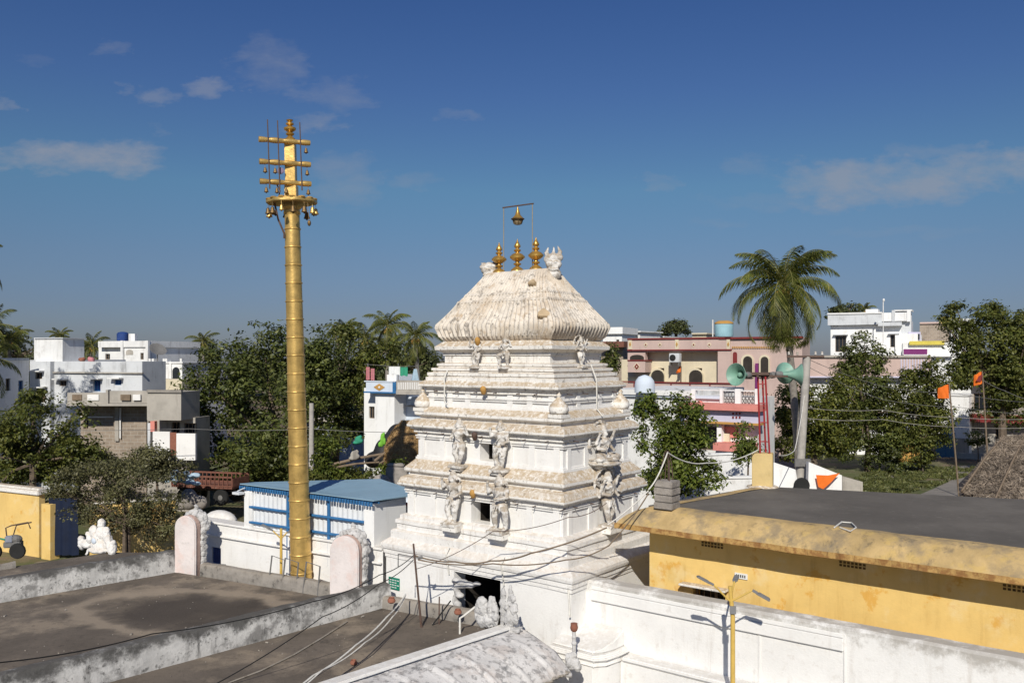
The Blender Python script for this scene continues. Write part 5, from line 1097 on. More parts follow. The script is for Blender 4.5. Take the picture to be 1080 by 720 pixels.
# cart / trailer in the yard
o = thing('farm_trailer','rusty red slatted farm trailer with rubber wheels in the dirt yard','trailer',W(222,530,51.5),R(-14)); 
q = MB(); q.box(-2.0,2.0,-.9,.9,1.0,1.12); q.build('bed', M['rustwood'], o)
for (y0,y1) in ((-.93,-.89),(.89,.93)):
    q = MB(); q.box(-2,2,y0,y1,1.12,1.2); q.box(-2,2,y0,y1,1.62,1.72)
    for k in range(15): x=-1.97+k*.28; q.box(x,x+.05,y0-.01,y1+.01,1.0,1.72)
    q.build('side_rail', M['rustwood'], o)
q = MB(); q.box(-2.03,-1.99,-.89,.89,1.12,1.6); q.build('end_board', M['rustwood'], o); q = MB(); q.box(1.99,2.03,-.89,.89,1.12,1.6); q.build('end_board', M['rustwood'], o)
for x in (-1.2,1.2):
    for y in (-.78,.78):
        w = MB(); w.lathe([(.22,-.1),(.44,-.11),(.48,-.05),(.48,.05),(.44,.11),(.22,.1)],18,(0,0,0),Matrix.Translation((x,y,.48)) @ Matrix.Rotation(R(90),4,'X')); w = w.build('wheel', M['black'], o, True)
        q = MB(); q.lathe([(.05,-.12),(.2,-.09),(.2,.09),(.05,.12)],12,(0,0,0),Matrix.Translation((x,y,.48)) @ Matrix.Rotation(R(90),4,'X')); q.build('hub', M['greyiron'], w, True)
q = MB(); q.box(-1.9,1.9,-.5,-.4,.8,1.0); q.box(-1.9,1.9,.4,.5,.8,1.0); q.tube([(-1.2,-.78,.48),(-1.2,.78,.48)],.05,6); q.tube([(1.2,-.78,.48),(1.2,.78,.48)],.05,6); q.tube([(2,0,.9),(3.2,0,.6)],.06,6); q.build('chassis', M['iron'], o)
o = thing('tarpaulin_heap','grey tarpaulin heap below the trailer by the left niche','tarpaulin',W(199,532,48)); q = MB(); q.ell((0,0,.3),(.5,.4,.6),9); q.ell((.6,.1,.1),(.4,.3,.4),8); q.ell((-.4,0,.0),(.5,.3,.3),8); remesh(q,'sheet',M['stone'],o,.07,1)

# left: yellow compound wall, dark gate, motor cultivator
yw0 = W(-60,HY,45); yw1 = W(57,HY,41); YF, YL = seg((yw0.x,yw0.y),(yw1.x,yw1.y)); yw = thing('compound_wall','stained yellow compound wall with lime coping at the left edge','wall',YF.w(0,0),YF.ang)
q = MB(); q.box(0,YL-1.1,0,.3,0,2.95); q.box(YL-.75,YL-.1,-.12,.35,0,2.6); q.build('wall_body', M['yellow'], yw, rough=0); q = MB(); q.box(0,YL-1.0,-.12,.42,2.96,3.16); q.box(0,YL-1.05,-.05,.35,3.16,3.28); q.build('coping', M['lime'], yw, bevel=.03); q = MB(); q.box(YL-1.08,YL-.78,.1,.16,0,2.2); q.build('dark_door', M['wood'], yw)
yx0 = W(72,HY,41); yx1 = W(185,HY,43); YF, YL = seg((yx0.x,yx0.y),(yx1.x,yx1.y)); yw = thing('compound_wall','yellow wall mostly hidden by the drooping vine','wall',YF.w(0,0),YF.ang); q = MB(); q.box(.9,YL,0,.3,0,2.5); q.build('wall_body', M['yellow'], yw); q = MB(); q.box(.9,YL,-.06,.36,2.503,2.6); q.build('coping', M['lime'], yw, bevel=.02)
o = thing('blue_curtain','deep blue cloth hung in the gap of the yellow wall','curtain',W(66,583,41.2)); q = MB(); vs=[]
for i in range(13): vs += [(-.65+i*.115,.05*math.sin(i*2),2.6),(-.65+i*.115,.08*math.sin(i*1.7),-.1)]
q.add(vs,[(2*i,2*i+1,2*i+3,2*i+2) for i in range(12)]); q.build('cloth', M['blueplastic'], o, 'all')
o = thing('power_tiller','dark power tiller with handlebars and green hose near the yellow wall','power tiller',W(13,588,37.5),R(10)); o.scale = (.85,.85,.85)
q = MB(); q.box(-.35,.45,-.25,.25,.55,.85); q.ell((.1,0,.95),(.4,.26,.22),8); q.build('engine', M['greyiron'], o, bevel=.04); q = MB(); q.box(-.28,.12,-.27,.0,.8,1.15); q.build('fuel_tank', mat('grey_blue_tank',(.25,.27,.33),.5,.2,4,bump=.05), o, bevel=.05)
q = MB(); q.tube([(-.2,-.1,.85),(-.25,-.15,1.55),(.0,-.15,1.66),(.75,-.05,1.78),(.85,0,1.45)],.035,6); q.tube([(-.1,.2,.85),(.1,.25,1.6),(.8,.3,1.72)],.035,6); q.build('handlebar', M['iron'], o, True)
for x in (-.75,.35):
    w = MB(); w.lathe([(.2,-.09),(.36,-.1),(.4,0),(.36,.1),(.2,.09)],16,(0,0,0),Matrix.Translation((x,-.3,.4)) @ Matrix.Rotation(R(90),4,'X')); w.build('wheel', M['black'], o, True)
q = MB(); q.tube([(-1.6,-.2,.2),(-1.0,-.25,.75),(-.5,-.25,1.05),(-.2,-.2,.95)],.05,7); q.build('hose', M['greencloth'], o, True)

# right: pink house
h = House('dusty pink flat roofed house with maroon bands and cream veranda wall', 655, 76, 876, 66)
h.block(662,757,356,None,0,9,'cream',[(694,700.5,388,403,'door'),(732,740.5,388,403,'door')]); h.block(757,846,356,None,-.9,1.2,'pinkwall',name='right_wall')
h.arch(685,701.5,388,403,-.0,'cream','arch_surround',.18); h.arch(687,700.5,390,403,-.15,'dark','arch_plate',.06); h.arch(724,742,388,403,0,'cream','arch_surround',.18); h.arch(727,741,390,403,-.15,'dark','arch_plate',.06)
h.slab(662,770,357.5,368.5,-1.0,-.7,'pinkwall','parapet'); h.slab(661.5,771,356,357.6,-1.1,-.6,'maroon','parapet_cap'); h.slab(661.5,771,368.3,369.6,-1.1,-.2,'maroon','parapet_band'); h.slab(662,757,369.6,371,-.95,0,'pinkwall','soffit')
for px in (681,696,731.5,748): h.diamond(px,363.5,4.6,5.4,-1.02,'cream'); h.diamond(px,363.5,2,2.4,-1.045,'maroon')
for px in (664.5,713.8,768): h.slab(px-1.8,px+1.8,357.8,368.2,-1.06,-1.003,'cream','motif_panel'); h.diamond(px,363,2.4,5.5,-1.08,'ochre')
h.slab(757,771,369.5,405,-1.0,-.9,'pinkwall','wall_return')
h.slab(662,680.5,370,380,-.9,-.4,'pinkwall','bay_top'); h.arch(664.5,679,374,380,-.92,'dark','bay_arch',.03); h.slab(662,680.5,380,392.5,-1.3,-.1,'pinkwall','bay_balcony'); h.slab(661.5,681,379.4,380.6,-1.36,-.1,'maroon','bay_rail'); h.diamond(671.5,386.5,8,9,-1.32,'cream'); h.diamond(671.5,386.5,5.6,6.6,-1.35,'maroon'); h.diamond(671.5,386.5,1.8,2,-1.38,'cream'); h.slab(663,684,393,397.5,-.2,-.1,'concrete','bay_shadow_beam'); h.block(655.5,662,379,None,.6,5,'cream',name='left_return')
for (a,b_) in ((655,668),(690,707),(708,727),(728,748),(749,775)): h.slab(a,b_,403.8,409.5,-2.2,-2.0,'pinkwall','terrace_panel')
h.slab(655,776,402.8,404,-2.3,-1.9,'maroon','terrace_rail'); h.slab(655,776,409.5,430,-2.1,-1.0,'white','terrace_base')
for px in (668.5,707.5,727.5,748.5): h.slab(px-.5,px+.5,403.5,410,-2.28,-1.92,'maroon','terrace_post')
h.arch(782,795,373.5,398,-.9,'cream','arch_surround',.12); h.arch(784,793.5,375.5,398,-1.0,'dark','arch_plate',.06); h.arch(801,812,374,398,-.9,'cream','arch_surround',.12); h.arch(802.5,810.5,376,398,-1.0,'dark','arch_plate',.06); h.slab(796.5,799.5,383,410,-1.1,-.91,'purple','pink_column'); h.arch(773,777.5,371,385,-.9,'maroon','slot',.03); h.slab(758,846,355,357,-1.1,-.8,'maroon','cornice')
for k in range(24): px = 772+k*1.9; h.slab(px,px+.9,365.2,367.2,-1.0,-.902,'ochre','dentil')
o = thing('air_conditioner','grey air conditioner unit on the cream veranda wall','air conditioner',W(713.5,382,72.2),h.F.ang); q = MB(); q.box(-.45,.45,-.5,0,0,.75); q.build('casing', M['greywall'], o, bevel=.03); q = MB(); q.lathe([(.27,0),(.27,.03),(.02,.04)],16,(0,0,0),Matrix.Translation((-.12,-.502,.38)) @ Matrix.Rotation(R(90),4,'X')); q.build('fan_grille', M['black'], o)
for xx in (-.42,.36): q = MB(); q.box(xx,xx+.06,-.5,0,-.3,-.02); q.build('bracket', M['greyiron'], o)
o = thing('water_tank','pale blue round water tank with tan lid above the pink house','water tank',W(763.5,355,82)); q = MB(); q.lathe([(.82,0),(.86,.1),(.86,1.15),(.80,1.2)],22); q.build('tank', M['tank'], o, True); q = MB(); q.lathe([(.88,1.2),(.88,1.32),(.5,1.5),(.05,1.52)],22); q.build('lid', M['ochre'], o, True); q = MB(); q.tube([(-1.05,0,0),(-1.05,0,1.6)],.06,6); q.build('pipe', M['white'], o)
# far roofs between tower and pink house
for (a,b_,t,D_,m,lb) in ((636,656,345,100,'white2','far white flat block right behind the tower roof'),(662.5,675,349,105,'white','small far white rooftop cube left of the pink parapet'),(684,700,354.5,110,'white','low far white roof peeping over the pink parapet'),(730,745,351,112,'cream','far tan rooftop cube over the pink parapet')):
    hh = House(lb, a, D_, b_, D_-1); hh.block(a,b_,t+(7 if a==636 else 0),None,0,5,m,[(650,653,358,361)] if a==636 else ()); hh.slab(a-.6,b_+.6,t,t+(7 if a==636 else 1.2),-.4,5.2,m,'roof_slab')
hh = House('brown brick house with sheds right behind the tower', 634, 88, 657, 87); hh.block(634,657,363,None,0,5,'brick'); hh.slab(633,658,360,366,-1.2,.3,'rustwood','roof_edge')
# pale house below the pink one
h = House('pale blue and white house with coral eave below the pink house', 640, 56, 801, 50)
h.block(640,800,417.5,None,2.6,4.5,'concrete',name='rear_wall'); h.block(640,800,417,None,0,2.6,'white',[(722,757,449,474),(759,766,449,470,'door')]); h.slab(640,729,411,416.5,-.3,8,'white','roof_edge'); h.slab(640,760,416,419,-.2,-.003,'paleblue','blue_band')
h.slab(716,801,425.8,432.5,-1.2,.0,'coral','coral_eave'); h.slab(722,800.5,433,445,-.8,-.02,'lilac','lilac_fascia'); h.slab(722,800.5,444.7,447,-.9,-.02,'ochre','ochre_band')
for px in (773,776.5,780): 
    for py in (436,440): h.slab(px-.8,px+.8,py-1,py+1,-.85,-.803,'maroon','vent_hole')
h.slab(729,801,411,412.2,-.2,.0,'white','railing_top')
for (a,b_) in ((729,733),(759,762),(775,781),(796,801)): h.slab(a,b_,410,426,-.25,.1,'white2','railing_post')
b = MB(); zr0, zr1 = h.z(770,425,0), h.z(770,412.5,0)
for (pa,pb) in ((762,775),(781,796)):
    xa, xb = h.x(pa), h.x(pb)
    for k in range(4):
        c = xa+(xb-xa)*(k+.5)/4; 
        for q in range(2): zc = zr0+(zr1-zr0)*(q+.5)/2; b.tube([(c+.09*math.cos(t)*(1+.3*q), -.05, zc+.15*math.sin(t)) for t in np.linspace(0,6.28,9)], .02, 4)
        b.tube([(c,-.05,zr0),(c,-.05,zr1)],.018,4)
b.build('railing_scrolls', M['greyiron'], h.t)
h.slab(756,761,448,472,-.6,-.2,'white2','pillar'); h.slab(764,778,450,461,-.1,.25,'coral','inner_fresco'); h.slab(752,790,468,476,-1.4,.0,'coral','coral_ledge'); h.diamond(738.5,424,7,4,-.02,'coral'); h.slab(761,769,457,470,-.25,-.05,'cream','cream_pier')
o = thing('white_dome','pale blue white plaster dome on the lower house roof','dome',W(680,412,53)); q = MB(); q.lathe([(.62,-.1),(.62,.35),(.56,.62),(.38,.85),(.12,.95),(.02,.97)],20); q.build('dome', M['paleblue'], o, True)
for (a,b_,t0,t1,D_,lb) in ((722,806,478,500,46,'white garden wall with sunlit top below the coral house'),(700,806,503,520,42,'lower white ramp wall beyond the yellow hall roof')):
    p0, p1 = W(a,HY,D_), W(b_,HY,D_-2); f_, L_ = seg((p0.x,p0.y),(p1.x,p1.y)); o = thing('garden_wall', lb, 'wall', f_.w(0,0), f_.ang); zt = f_.fx((a+b_)/2,t0,0)[1]; q = MB(); q.prism([(0,0),(L_,0),(L_,.35),(0,.35)], 0, [zt-.25,zt+.1,zt+.1,zt-.25]); q.build('wall_body', M['white'], o, bevel=.02); q = MB(); q.prism([(0,-.06),(L_,-.06),(L_,.41),(0,.41)], [zt-.247,zt+.103,zt+.103,zt-.247], [zt-.17,zt+.18,zt+.18,zt-.17]); q.build('coping', M['white2'], o)
def slopewall(lb, pts, D_, m='white2'):
    p = [W(a,b_,D_) for a,b_ in pts]; o = thing('stair_parapet', lb, 'wall', (p[0].x,p[0].y,0)); q = MB(); n = len(p); q.add([(v.x-p[0].x,0,v.z) for v in p]+[(v.x-p[0].x,.4,v.z) for v in p], [tuple(range(n-1,-1,-1)),tuple(range(n,2*n))]+[(i,(i+1)%n,n+(i+1)%n,n+i) for i in range(n)]); q.build('wall_body', M[m], o); return o
slopewall('white sloping parapet between yellow pillar and utility pole', [(815,530),(845,530),(839,495),(815,487)], 45)
slopewall('white sloping parapet right of the pole, with orange pennant', [(852,530),(888,530),(888,501),(853,487)], 46)
slopewall('short grey sloping wall next to the white parapet', [(888.5,526),(910,526),(910,508),(888.5,502)], 46.5, 'concrete')
o = thing('pennant','small orange pennant on the white sloping parapet','flag',W(873,509,45.7)); q = MB(); q.add([(-.62,0,.42),(.0,-.05,.40),(.62,-.04,.52),(.1,-.08,.0),(-.25,-.03,-.32),(-.5,0,-.2)], [(0,5,4,3,1),(1,3,2)]); q.build('cloth', M['orange'], o)
# upper right white house
h = House('tall white house with slate parapet behind the coconut palm', 873, 96, 962, 92)
h.block(876,950,343,None,0,9,'white2',[(881,892.5,354,371),(939,946.5,353,366)],shade='greywall'); h.slab(873,930,331,342.5,-.6,9,'greywall','parapet'); h.slab(872.5,930,329.5,331.2,-.7,9,'white','parapet_cap'); h.slab(926,951,339.5,343.5,-.8,1,'greywall','porch_slab'); h.slab(930,960,329.5,338.5,-.5,2,'white2','terrace_wall'); h.slab(940.5,944,327,339,-.6,-.3,'greywall','terrace_post'); h.slab(956.5,960.5,327,339,-.6,-.3,'white2','terrace_post'); h.slab(950,961,338.5,352,.0,3,'greywall','side_block'); h.slab(943,962,326.5,328,-.55,2,'white','terrace_beam'); h.block(913,926,326,331,2,4,'white2',name='roof_cabin'); h.block(944,968,352,None,-.3,7,'white2',name='side_wing')
q = MB(); q.tube([W(931.5,362,90),W(931.5,318,90)], .05, 6); q.ell(W(932,316.5,90),(.12,.12,.18),6); tag(q.build('antenna_mast', M['white']), 'thin white mast with dark tip above the tall white house', 'mast')
h = House('shop house with purple panel and yellow sign band behind the trees', 950, 92, 1004, 90)
h.block(952,1004,361,None,0,8,'white',()); h.slab(952,1004,367.5,374,-.3,0,'white2','purple_surround'); h.slab(953,978,368,373.5,-.36,-.302,'purple','purple_panel'); h.slab(959,996,359.5,363.5,-.4,0,'lemon','yellow_band'); h.slab(958,971,350,359,.4,3,'lilac','lilac_room'); h.slab(966,970,352,358,.32,.398,'glass','lilac_window'); h.slab(953,1004,374,376,-.5,.0,'white2','sill_band')
hh = House('brown brick upper storey beside yellow stair room in the trees', 969, 99, 1006, 97); hh.block(970,1006,341,None,0,6,'brick'); hh.slab(970,992,339.5,341.2,-.2,6,'pinkwall','roof_edge'); hh.block(992,1003,334,345,.5,4,'lemon',name='stair_room'); hh.block(1003,1024,336,None,-.6,4,'white',name='white_bay')
h = House('long pink lavender house front hidden behind the right hand trees', 838, 86, 982, 85)
h.block(838,982,397,None,0,8,'white2',[(884,890,403,420),(925,935,405,425)]); h.slab(838,982,377,397,-.8,0.2,'pinkwall','balcony_front'); h.slab(838,982,374.6,377,-1.0,8,'concrete','roof_slab'); h.slab(838,982,396.7,398.2,-.9,.2,'lilac','balcony_band')
for k in range(10): px = 950+k*3; h.slab(px,px+1.2,378.5,396,-.84,-.803,'lilac','balcony_stripe')
h = House('dark fronted house with white corner tower behind the orange flags', 1000, 84, 1090, 80)
h.block(1024,1090,400,None,.8,7,'concrete',[(1027,1044,415,433),(1050,1062,448,470)]); h.block(1002,1022,417,None,-1.2,1.0,'white2',name='white_corner'); h.slab(1001.5,1022.5,415.5,417.5,-1.3,1.1,'white','corner_cap'); h.slab(1022,1090,438,446,-.6,.8,'maroon','balcony'); h.slab(1002,1022,462,481,-1.3,-1.202,'concrete','corner_base'); h.slab(1024,1090,396,402,-.8,.8,'concrete','roof_edge')
o = thing('metal_gate','blue sheet gate with raised centre in the pink wall','gate',W(987,482,82)); k=82/F; q = MB(); q.add([(0,y,0) for y in (0,)]+[(20.5*k,0,0),(20.5*k,0,26*k),(15*k,0,24*k),(11*k,0,29*k),(6*k,0,26*k),(0,0,23*k),(0,.08,0),(20.5*k,.08,0),(20.5*k,.08,26*k),(15*k,.08,24*k),(11*k,.08,29*k),(6*k,.08,26*k),(0,.08,23*k)], [tuple(range(6,-1,-1)),tuple(range(7,14))]+[(i,(i+1)%7,7+(i+1)%7,7+i) for i in range(7)]); q.build('leaf', M['tealpaint'], o); q = MB(); q.box(10*k,10.4*k,-.03,-.002,0,25*k); q.build('centre_bar', M['bluepaint'], o)
q0 = W(962,HY,83); q1 = W(987,HY,82.2); f_, L_ = seg((q0.x,q0.y),(q1.x,q1.y)); o = thing('roadside_wall','low pink roadside wall left of the blue gate','wall',f_.w(0,0),f_.ang); q = MB(); q.box(0,L_,0,.25,0,2.0); q.build('wall_body', M['pinkwall'], o); q = MB(); q.box(0,L_,-.05,.3,2.003,2.1); q.build('coping', M['white'], o)
q0 = W(1008,HY,82); q1 = W(1040,HY,81); f_, L_ = seg((q0.x,q0.y),(q1.x,q1.y)); o = thing('roadside_kerb_wall','low concrete kerb wall right of the blue gate','wall',f_.w(0,0),f_.ang); q = MB(); q.box(0,L_,0,.6,0,.55); q.build('wall_body', M['concrete'], o, bevel=.03)
for (px,py,D_,m,s,lb) in ((958,478,72,'ochre',(.75,.5,1.0),'yellow sack heap beneath the right tree'),(966,482,73,'paleblue',(.5,.4,1.0),'pale blue drum shape next to the yellow sacks')):
    o = thing('covered_goods', lb, 'goods', W(px,py,D_)); q = MB(); q.ell((0,0,0),s,9); q.ell((s[0]*.7,0,-.2),(s[0]*.6,s[1],s[2]*.6),8); q.ell((-s[0]*.6,0,-.25),(s[0]*.5,s[1],s[2]*.6),8); remesh(q,'heap',M[m],o,.08,1)
# flags
def flag(lb, pole, fl, D_, mark=False, polemat='wood'):
    o = thing('flag', lb, 'flag', W(pole[0][0],pole[0][1],D_)); q = MB(); q.tube([Vector((0,0,-.5)), W(pole[1][0],pole[1][1],D_)-o.location], [.06,.04], 6); q.build('pole', M[polemat], o)
    pts = [W(a,b_,D_)-o.location for a,b_ in fl]; q = MB(); n=8; vs=[]
    for i in range(n+1):
        for j in range(5):
            u,v = i/n, j/4; p = pts[0].lerp(pts[1],u).lerp(pts[3].lerp(pts[2],u),v); p.y += .10*math.sin(u*6+v*2); vs.append(p)
    q.add(vs, [(i*5+j,i*5+j+1,(i+1)*5+j+1,(i+1)*5+j) for i in range(n) for j in range(4)]); c = q.build('cloth', M['orange'], o, 'all')
    if mark:
        q = MB(); m = (pts[0]+pts[1]+pts[2]+pts[3])/4+Vector((0,-.13,0)); q.ell(m,(.13,.015,.2),7); q.ell(m+Vector((.1,0,.17)),(.09,.015,.1),6); q.ell(m+Vector((-.12,0,-.1)),(.1,.015,.08),6); q.build('emblem', M['maroon'], o)
flag('left orange flag on a thin leaning pole before the blue gate', ((1012,520),(1001,404)), ((1001,405),(989,409),(990,420),(1002,420)), 52)
flag('right orange flag with dark emblem on a taller wooden pole', ((1042,480),(1036,391)), ((1036,391.5),(1027,395.5),(1028,407),(1037.5,403.5)), 55, True)
flag('orange flag leaning on the cream veranda of the pink house', ((718,403),(718.5,386)), ((718.5,384),(713,392),(714,394),(719,391)), 72)
# thatched hut
o = thing('thatched_hut','sloping palm thatch roof at the right picture edge','hut',(0,0,0)); 
A = W(1012,524,38); Bq = W(1057,465,43); C_ = W(1140,454,46); E_ = W(1150,560,33); D2 = W(1075,545,35)
q = MB(); n1_, n2_ = 26, 34; vs=[]
for i in range(n1_+1):
    for j in range(n2_+1):
        u,v = i/n1_, j/n2_; p = A.lerp(E_,v).lerp(Bq.lerp(C_,v),u); p.z += .10*mnoise.noise(Vector((u*3,v*9,0)))+.06*mnoise.noise(Vector((u*26,v*5,2)))+.25*math.sin(u*math.pi)*.6; vs.append(p)
q.add(vs, [(i*(n2_+1)+j,i*(n2_+1)+j+1,(i+1)*(n2_+1)+j+1,(i+1)*(n2_+1)+j) for i in range(n1_) for j in range(n2_)])
F2 = Bq+Vector((1.5,4,-3)); q.add([Bq,C_,C_+Vector((1,5,-3.5)),F2],[(0,1,2,3)]); q.add([A,Bq,F2,A+Vector((2,4,0))],[(0,1,2,3)])
q.build('thatch', M['thatch'], o, True)
P=[];Nn=[]; nd = (E_-A).cross(Bq-A).normalized(); nd = nd if nd.z>0 else -nd
for i in range(11000):
    u,v = rng.random(), rng.random(); p = A.lerp(E_,v).lerp(Bq.lerp(C_,v),u); P.append((p.x,p.y,p.z+.18+.25*math.sin(u*math.pi)*.6)); Nn.append(tuple(nd+Vector(rng.normal(size=3))*.35))
Nn = np.array(Nn); Nn/=np.linalg.norm(Nn,axis=1,keepdims=True); leaf_mesh('loose_thatch', P, Nn, .38, leafmat('thatch_blades',(.17,.135,.10),(.36,.29,.22),.15), o, .10)
q = MB()
for v in (.02,.3,.55): q.tube([A.lerp(E_,v)+Vector((0,0,.3)), A.lerp(E_,v).lerp(Bq.lerp(C_,v),.5)+Vector((0,-.05,.42)), Bq.lerp(C_,v)+Vector((0,0,.22))], .05, 6)
q.build('tie_poles', M['wood'], o)
for p in (A,E_,D2): q = MB(); q.tube([(p.x+.6,p.y+.6,0),(p.x+.6,p.y+.6,p.z)], .1, 7); q.build('post', M['wood'], o)

# utility pole and wires
D_ = 47; o = thing('utility_pole','grey concrete utility pole with dark crossarm in front of the palm','utility pole',W(842.5,560,D_)); bl = o.location
q = MB(); q.tube([Vector((0,0,-.3)), W(843,512,D_)-bl, W(851,376,D_)-bl], [.25,.23,.21], 12); q.build('pole', M['polecon'], o, True, rough=.02)
q = MB(); a = W(829,376,D_)-bl; b_ = W(868,375,D_)-bl; q.box(a.x,b_.x,a.y-.20,a.y-.12,a.z-.05,a.z+.06); q.build('crossarm', M['iron'], o)
for px in (831,840,859,866): q = MB(); q.lathe([(.03,0),(.07,.04),(.05,.1),(.07,.14),(.03,.2)],8,W(px,374.5,D_)-bl+Vector((0,-.16,0))); q.build('insulator', M['stucco'], o, True)
q = MB(); c_ = W(846,489,D_)-bl; q.box(c_.x-.5,c_.x+.35,c_.y-.35,c_.y-.2,c_.z-.12,c_.z+.3); q.build('junction_box', M['greyiron'], o, bevel=.02)
o = thing('wheel','black wheel leaning at the foot of the utility pole','wheel',W(845.5,512,44.5)); q = MB(); q.lathe([(.22,-.08),(.36,-.1),(.42,0),(.36,.1),(.22,.08)],20,(0,0,0),Matrix.Rotation(R(90),4,'X')); q.build('tyre', M['black'], o, True)
o = thing('utility_pole','thin grey concrete pole standing behind the gold flagpole','utility pole',W(328,520,50)); q = MB(); q.tube([Vector((0,0,-3)), W(328.5,425,50)-o.location], [.17,.13], 8); q.build('pole', M['polecon'], o, True)
def wire(pts, r, m, lb, name='cable', sag=0):
    P = [Vector(p) for p in pts]; out = []
    for i in range(len(P)-1):
        for k in range(10):
            t_ = k/10; p = P[i].lerp(P[i+1],t_); p.z -= sag*4*t_*(1-t_); out.append(p)
    out.append(P[-1]); q = MB(); q.tube(out, r, 5); return tag(q.build(name, M[m], None, True), lb, 'cable')
tpole = W(436.5,585,24.4)
wire([tpole, W(480,592,24.0), W(518,591,23.6), W(560,583,22.7), W(640,556,22.9)], .022, 'wood', 'brown cable from the iron pole sweeping across the tower base', sag=.06)
wire([W(441,590,24.3), W(520,594,23.4), W(597,590,22.4), W(642,575,22.6), W(684,520,23.2)], .018, 'wood', 'lower brown cable looping round the tower corner to the yellow hall', sag=.08)
wire([W(684,516,23.2), W(704,477,23.3), W(745,488,25), W(800,474,27.3)], .018, 'rope', 'pale cable from the tower over the stub column to the loudspeaker post', sag=.12)
wire([W(641,553,22.9), W(684,517,23.2)], .016, 'rope', 'thin pale cable between tower side and yellow hall roof', sag=.05)
wire([W(438,600,24.3), W(520,560,23.3), W(600,545,22.0), W(640,530,22.6)], .010, 'iron', 'thin dark wire drawn diagonally over the tower face', sag=.1)
wire([W(428,626,25.2), W(408,650,23.2), W(375,680,21.0), W(330,712,19.2), W(260,760,17.0)], .022, 'rope', 'white rope pair member running down over the roof, upper one', 'rope', .05)
wire([W(428,627,25.2), W(414,650,23.6), W(385,677,21.4), W(340,706,19.5), W(270,757,17.2)], .018, 'rope', 'second white rope sagging beside the first over the roof', 'rope', .07)
wire([G(366,655,2.03), G(340,672,2.02), G(310,690,2.02), G(275,707,2.02), G(243,719,2.02), G(200,745,2.02)], .026, 'curb', 'old tan rope lying across the screed roof', 'rope')
wire([tpole, W(400,606,22), W(330,634,20), W(160,668,17), W(-20,700,14)], .012, 'black', 'black wire from the iron pole down across the left roofs', sag=.08)
wire([W(436,590,24.4), W(400,615,22.5), W(340,650,20), W(200,735,16)], .012, 'black', 'second black wire from the iron pole towards the near left', sag=.08)
for i,(y0,y1,y2,lb) in enumerate(((400,411,425,'topmost dark wire crossing the right hand trees'),(408,425,437,'middle dark wire crossing the right hand trees'),(430,436,441,'pale wire low across the orange flags'),(441,446,450,'lowest pale wire before the house front'))):
    wire([W(851,y0-22 if i<2 else y0,47), W(930,y1-4,50), W(1010,y1+4,53), W(1100,y2,56)], .014, 'greyiron' if i<2 else 'concrete', lb, sag=.1)
wire([W(1030,396,56), W(1060,412,55), W(1100,425,54)], .015, 'greyiron', 'grey wire running down from the right orange flag', sag=.1)
wire([W(-20,452,52), W(200,452,50), W(328,452,50), W(460,455,48)], .016, 'greyiron', 'long dark wire crossing the big tree behind the gold flagpole', sag=.1)
wire([W(851,395,47), W(845,440,46.6), W(838,475,44), W(822,480,40)], .02, 'rope', 'pale cable hanging from the utility pole to the left', sag=.1)

# ------------------------------------------------------------------ trees and plants
tree('large dark leafy tree left of centre behind the gold flagpole', 58, 285, [(285,425,72,66),(238,425,48,58),(335,395,44,50),(290,372,52,34),(212,418,28,38),(300,468,90,34),(225,465,36,36),(200,440,14,26)], LV['dark'], 28000, .32, .7, 26, .22, .38, base_px=300)
tree('tall neem like tree leaning right of the gold flagpole', 61, 372, [(365,375,34,38),(378,412,20,26),(400,372,26,18),(352,420,38,42),(375,440,26,22)], LV['neem'], 9000, .32, .62, 22, .30, .26, base_px=352, name='neem_tree')
tree('dark green garden tree in front of the white houses, lower left', 46, 40, [(45,458,50,38),(75,470,26,34),(15,455,36,40),(50,425,22,18),(5,480,40,32),(92,480,22,26),(40,490,60,22)], LV['neem'], 15000, .25, .5, 24, .18, .2, base_px=28)
tree('drooping olive green vine bush over the yellow wall', 38.5, 132, [(135,533,44,24),(100,512,36,18),(165,548,24,28),(148,504,34,14),(85,538,18,24),(181,536,12,30),(68,508,22,16),(112,550,16,24),(140,555,18,20),(125,492,40,8)], LV['olive'], 15000, .15, .36, 22, .15, .10, name='vine_bush', cat='bush', stems=3)
tree('bushy green tree between the tower and the coral house', 37, 712, [(708,470,26,30),(684,446,17,30),(724,448,22,26),(738,482,20,26),(700,500,34,20),(684,424,9,12),(712,424,11,14),(732,432,12,12),(720,500,34,18)], LV['bright'], 11000, .22, .42, 24, .30, .13)
tree('small sapling left of the loudspeaker post', 41, 790, [(789,462,11,15),(785,480,13,12),(796,475,10,14)], LV['bright'], 1500, .19, .3, 14, .3, .05, name='sapling')
tree('yellow green tree behind the utility pole', 60, 860, [(862,435,38,36),(830,430,24,28),(885,425,22,30),(850,465,34,18),(880,460,26,20)], LV['yel'], 15000, .27, .5, 24, .28, .2)
tree('dark tree before the tall white house', 73, 912, [(910,400,28,44),(895,385,18,22),(925,430,26,36),(900,450,28,34),(930,470,28,28),(925,375,16,16),(885,440,18,40)], LV['dark'], 17000, .32, .6, 24, .30, .24, base_px=915)
tree('dark reddish tipped tree left of the orange flags', 72, 962, [(965,440,32,42),(950,470,26,28),(980,425,20,28),(970,400,16,18),(940,440,20,30),(985,460,18,26)], LV['neem'], 16000, .31, .55, 24, .34, .2, base_px=972)
tree('large dark neem tree at the right picture edge', 70, 1052, [(1055,390,46,48),(1020,370,28,40),(1012,335,18,16),(1060,340,26,20),(1085,360,34,38),(1000,400,22,22),(1085,420,40,44),(1040,330,14,10)], LV['neem'], 26000, .33, .62, 24, .36, .34, base_px=1057, name='neem_tree')
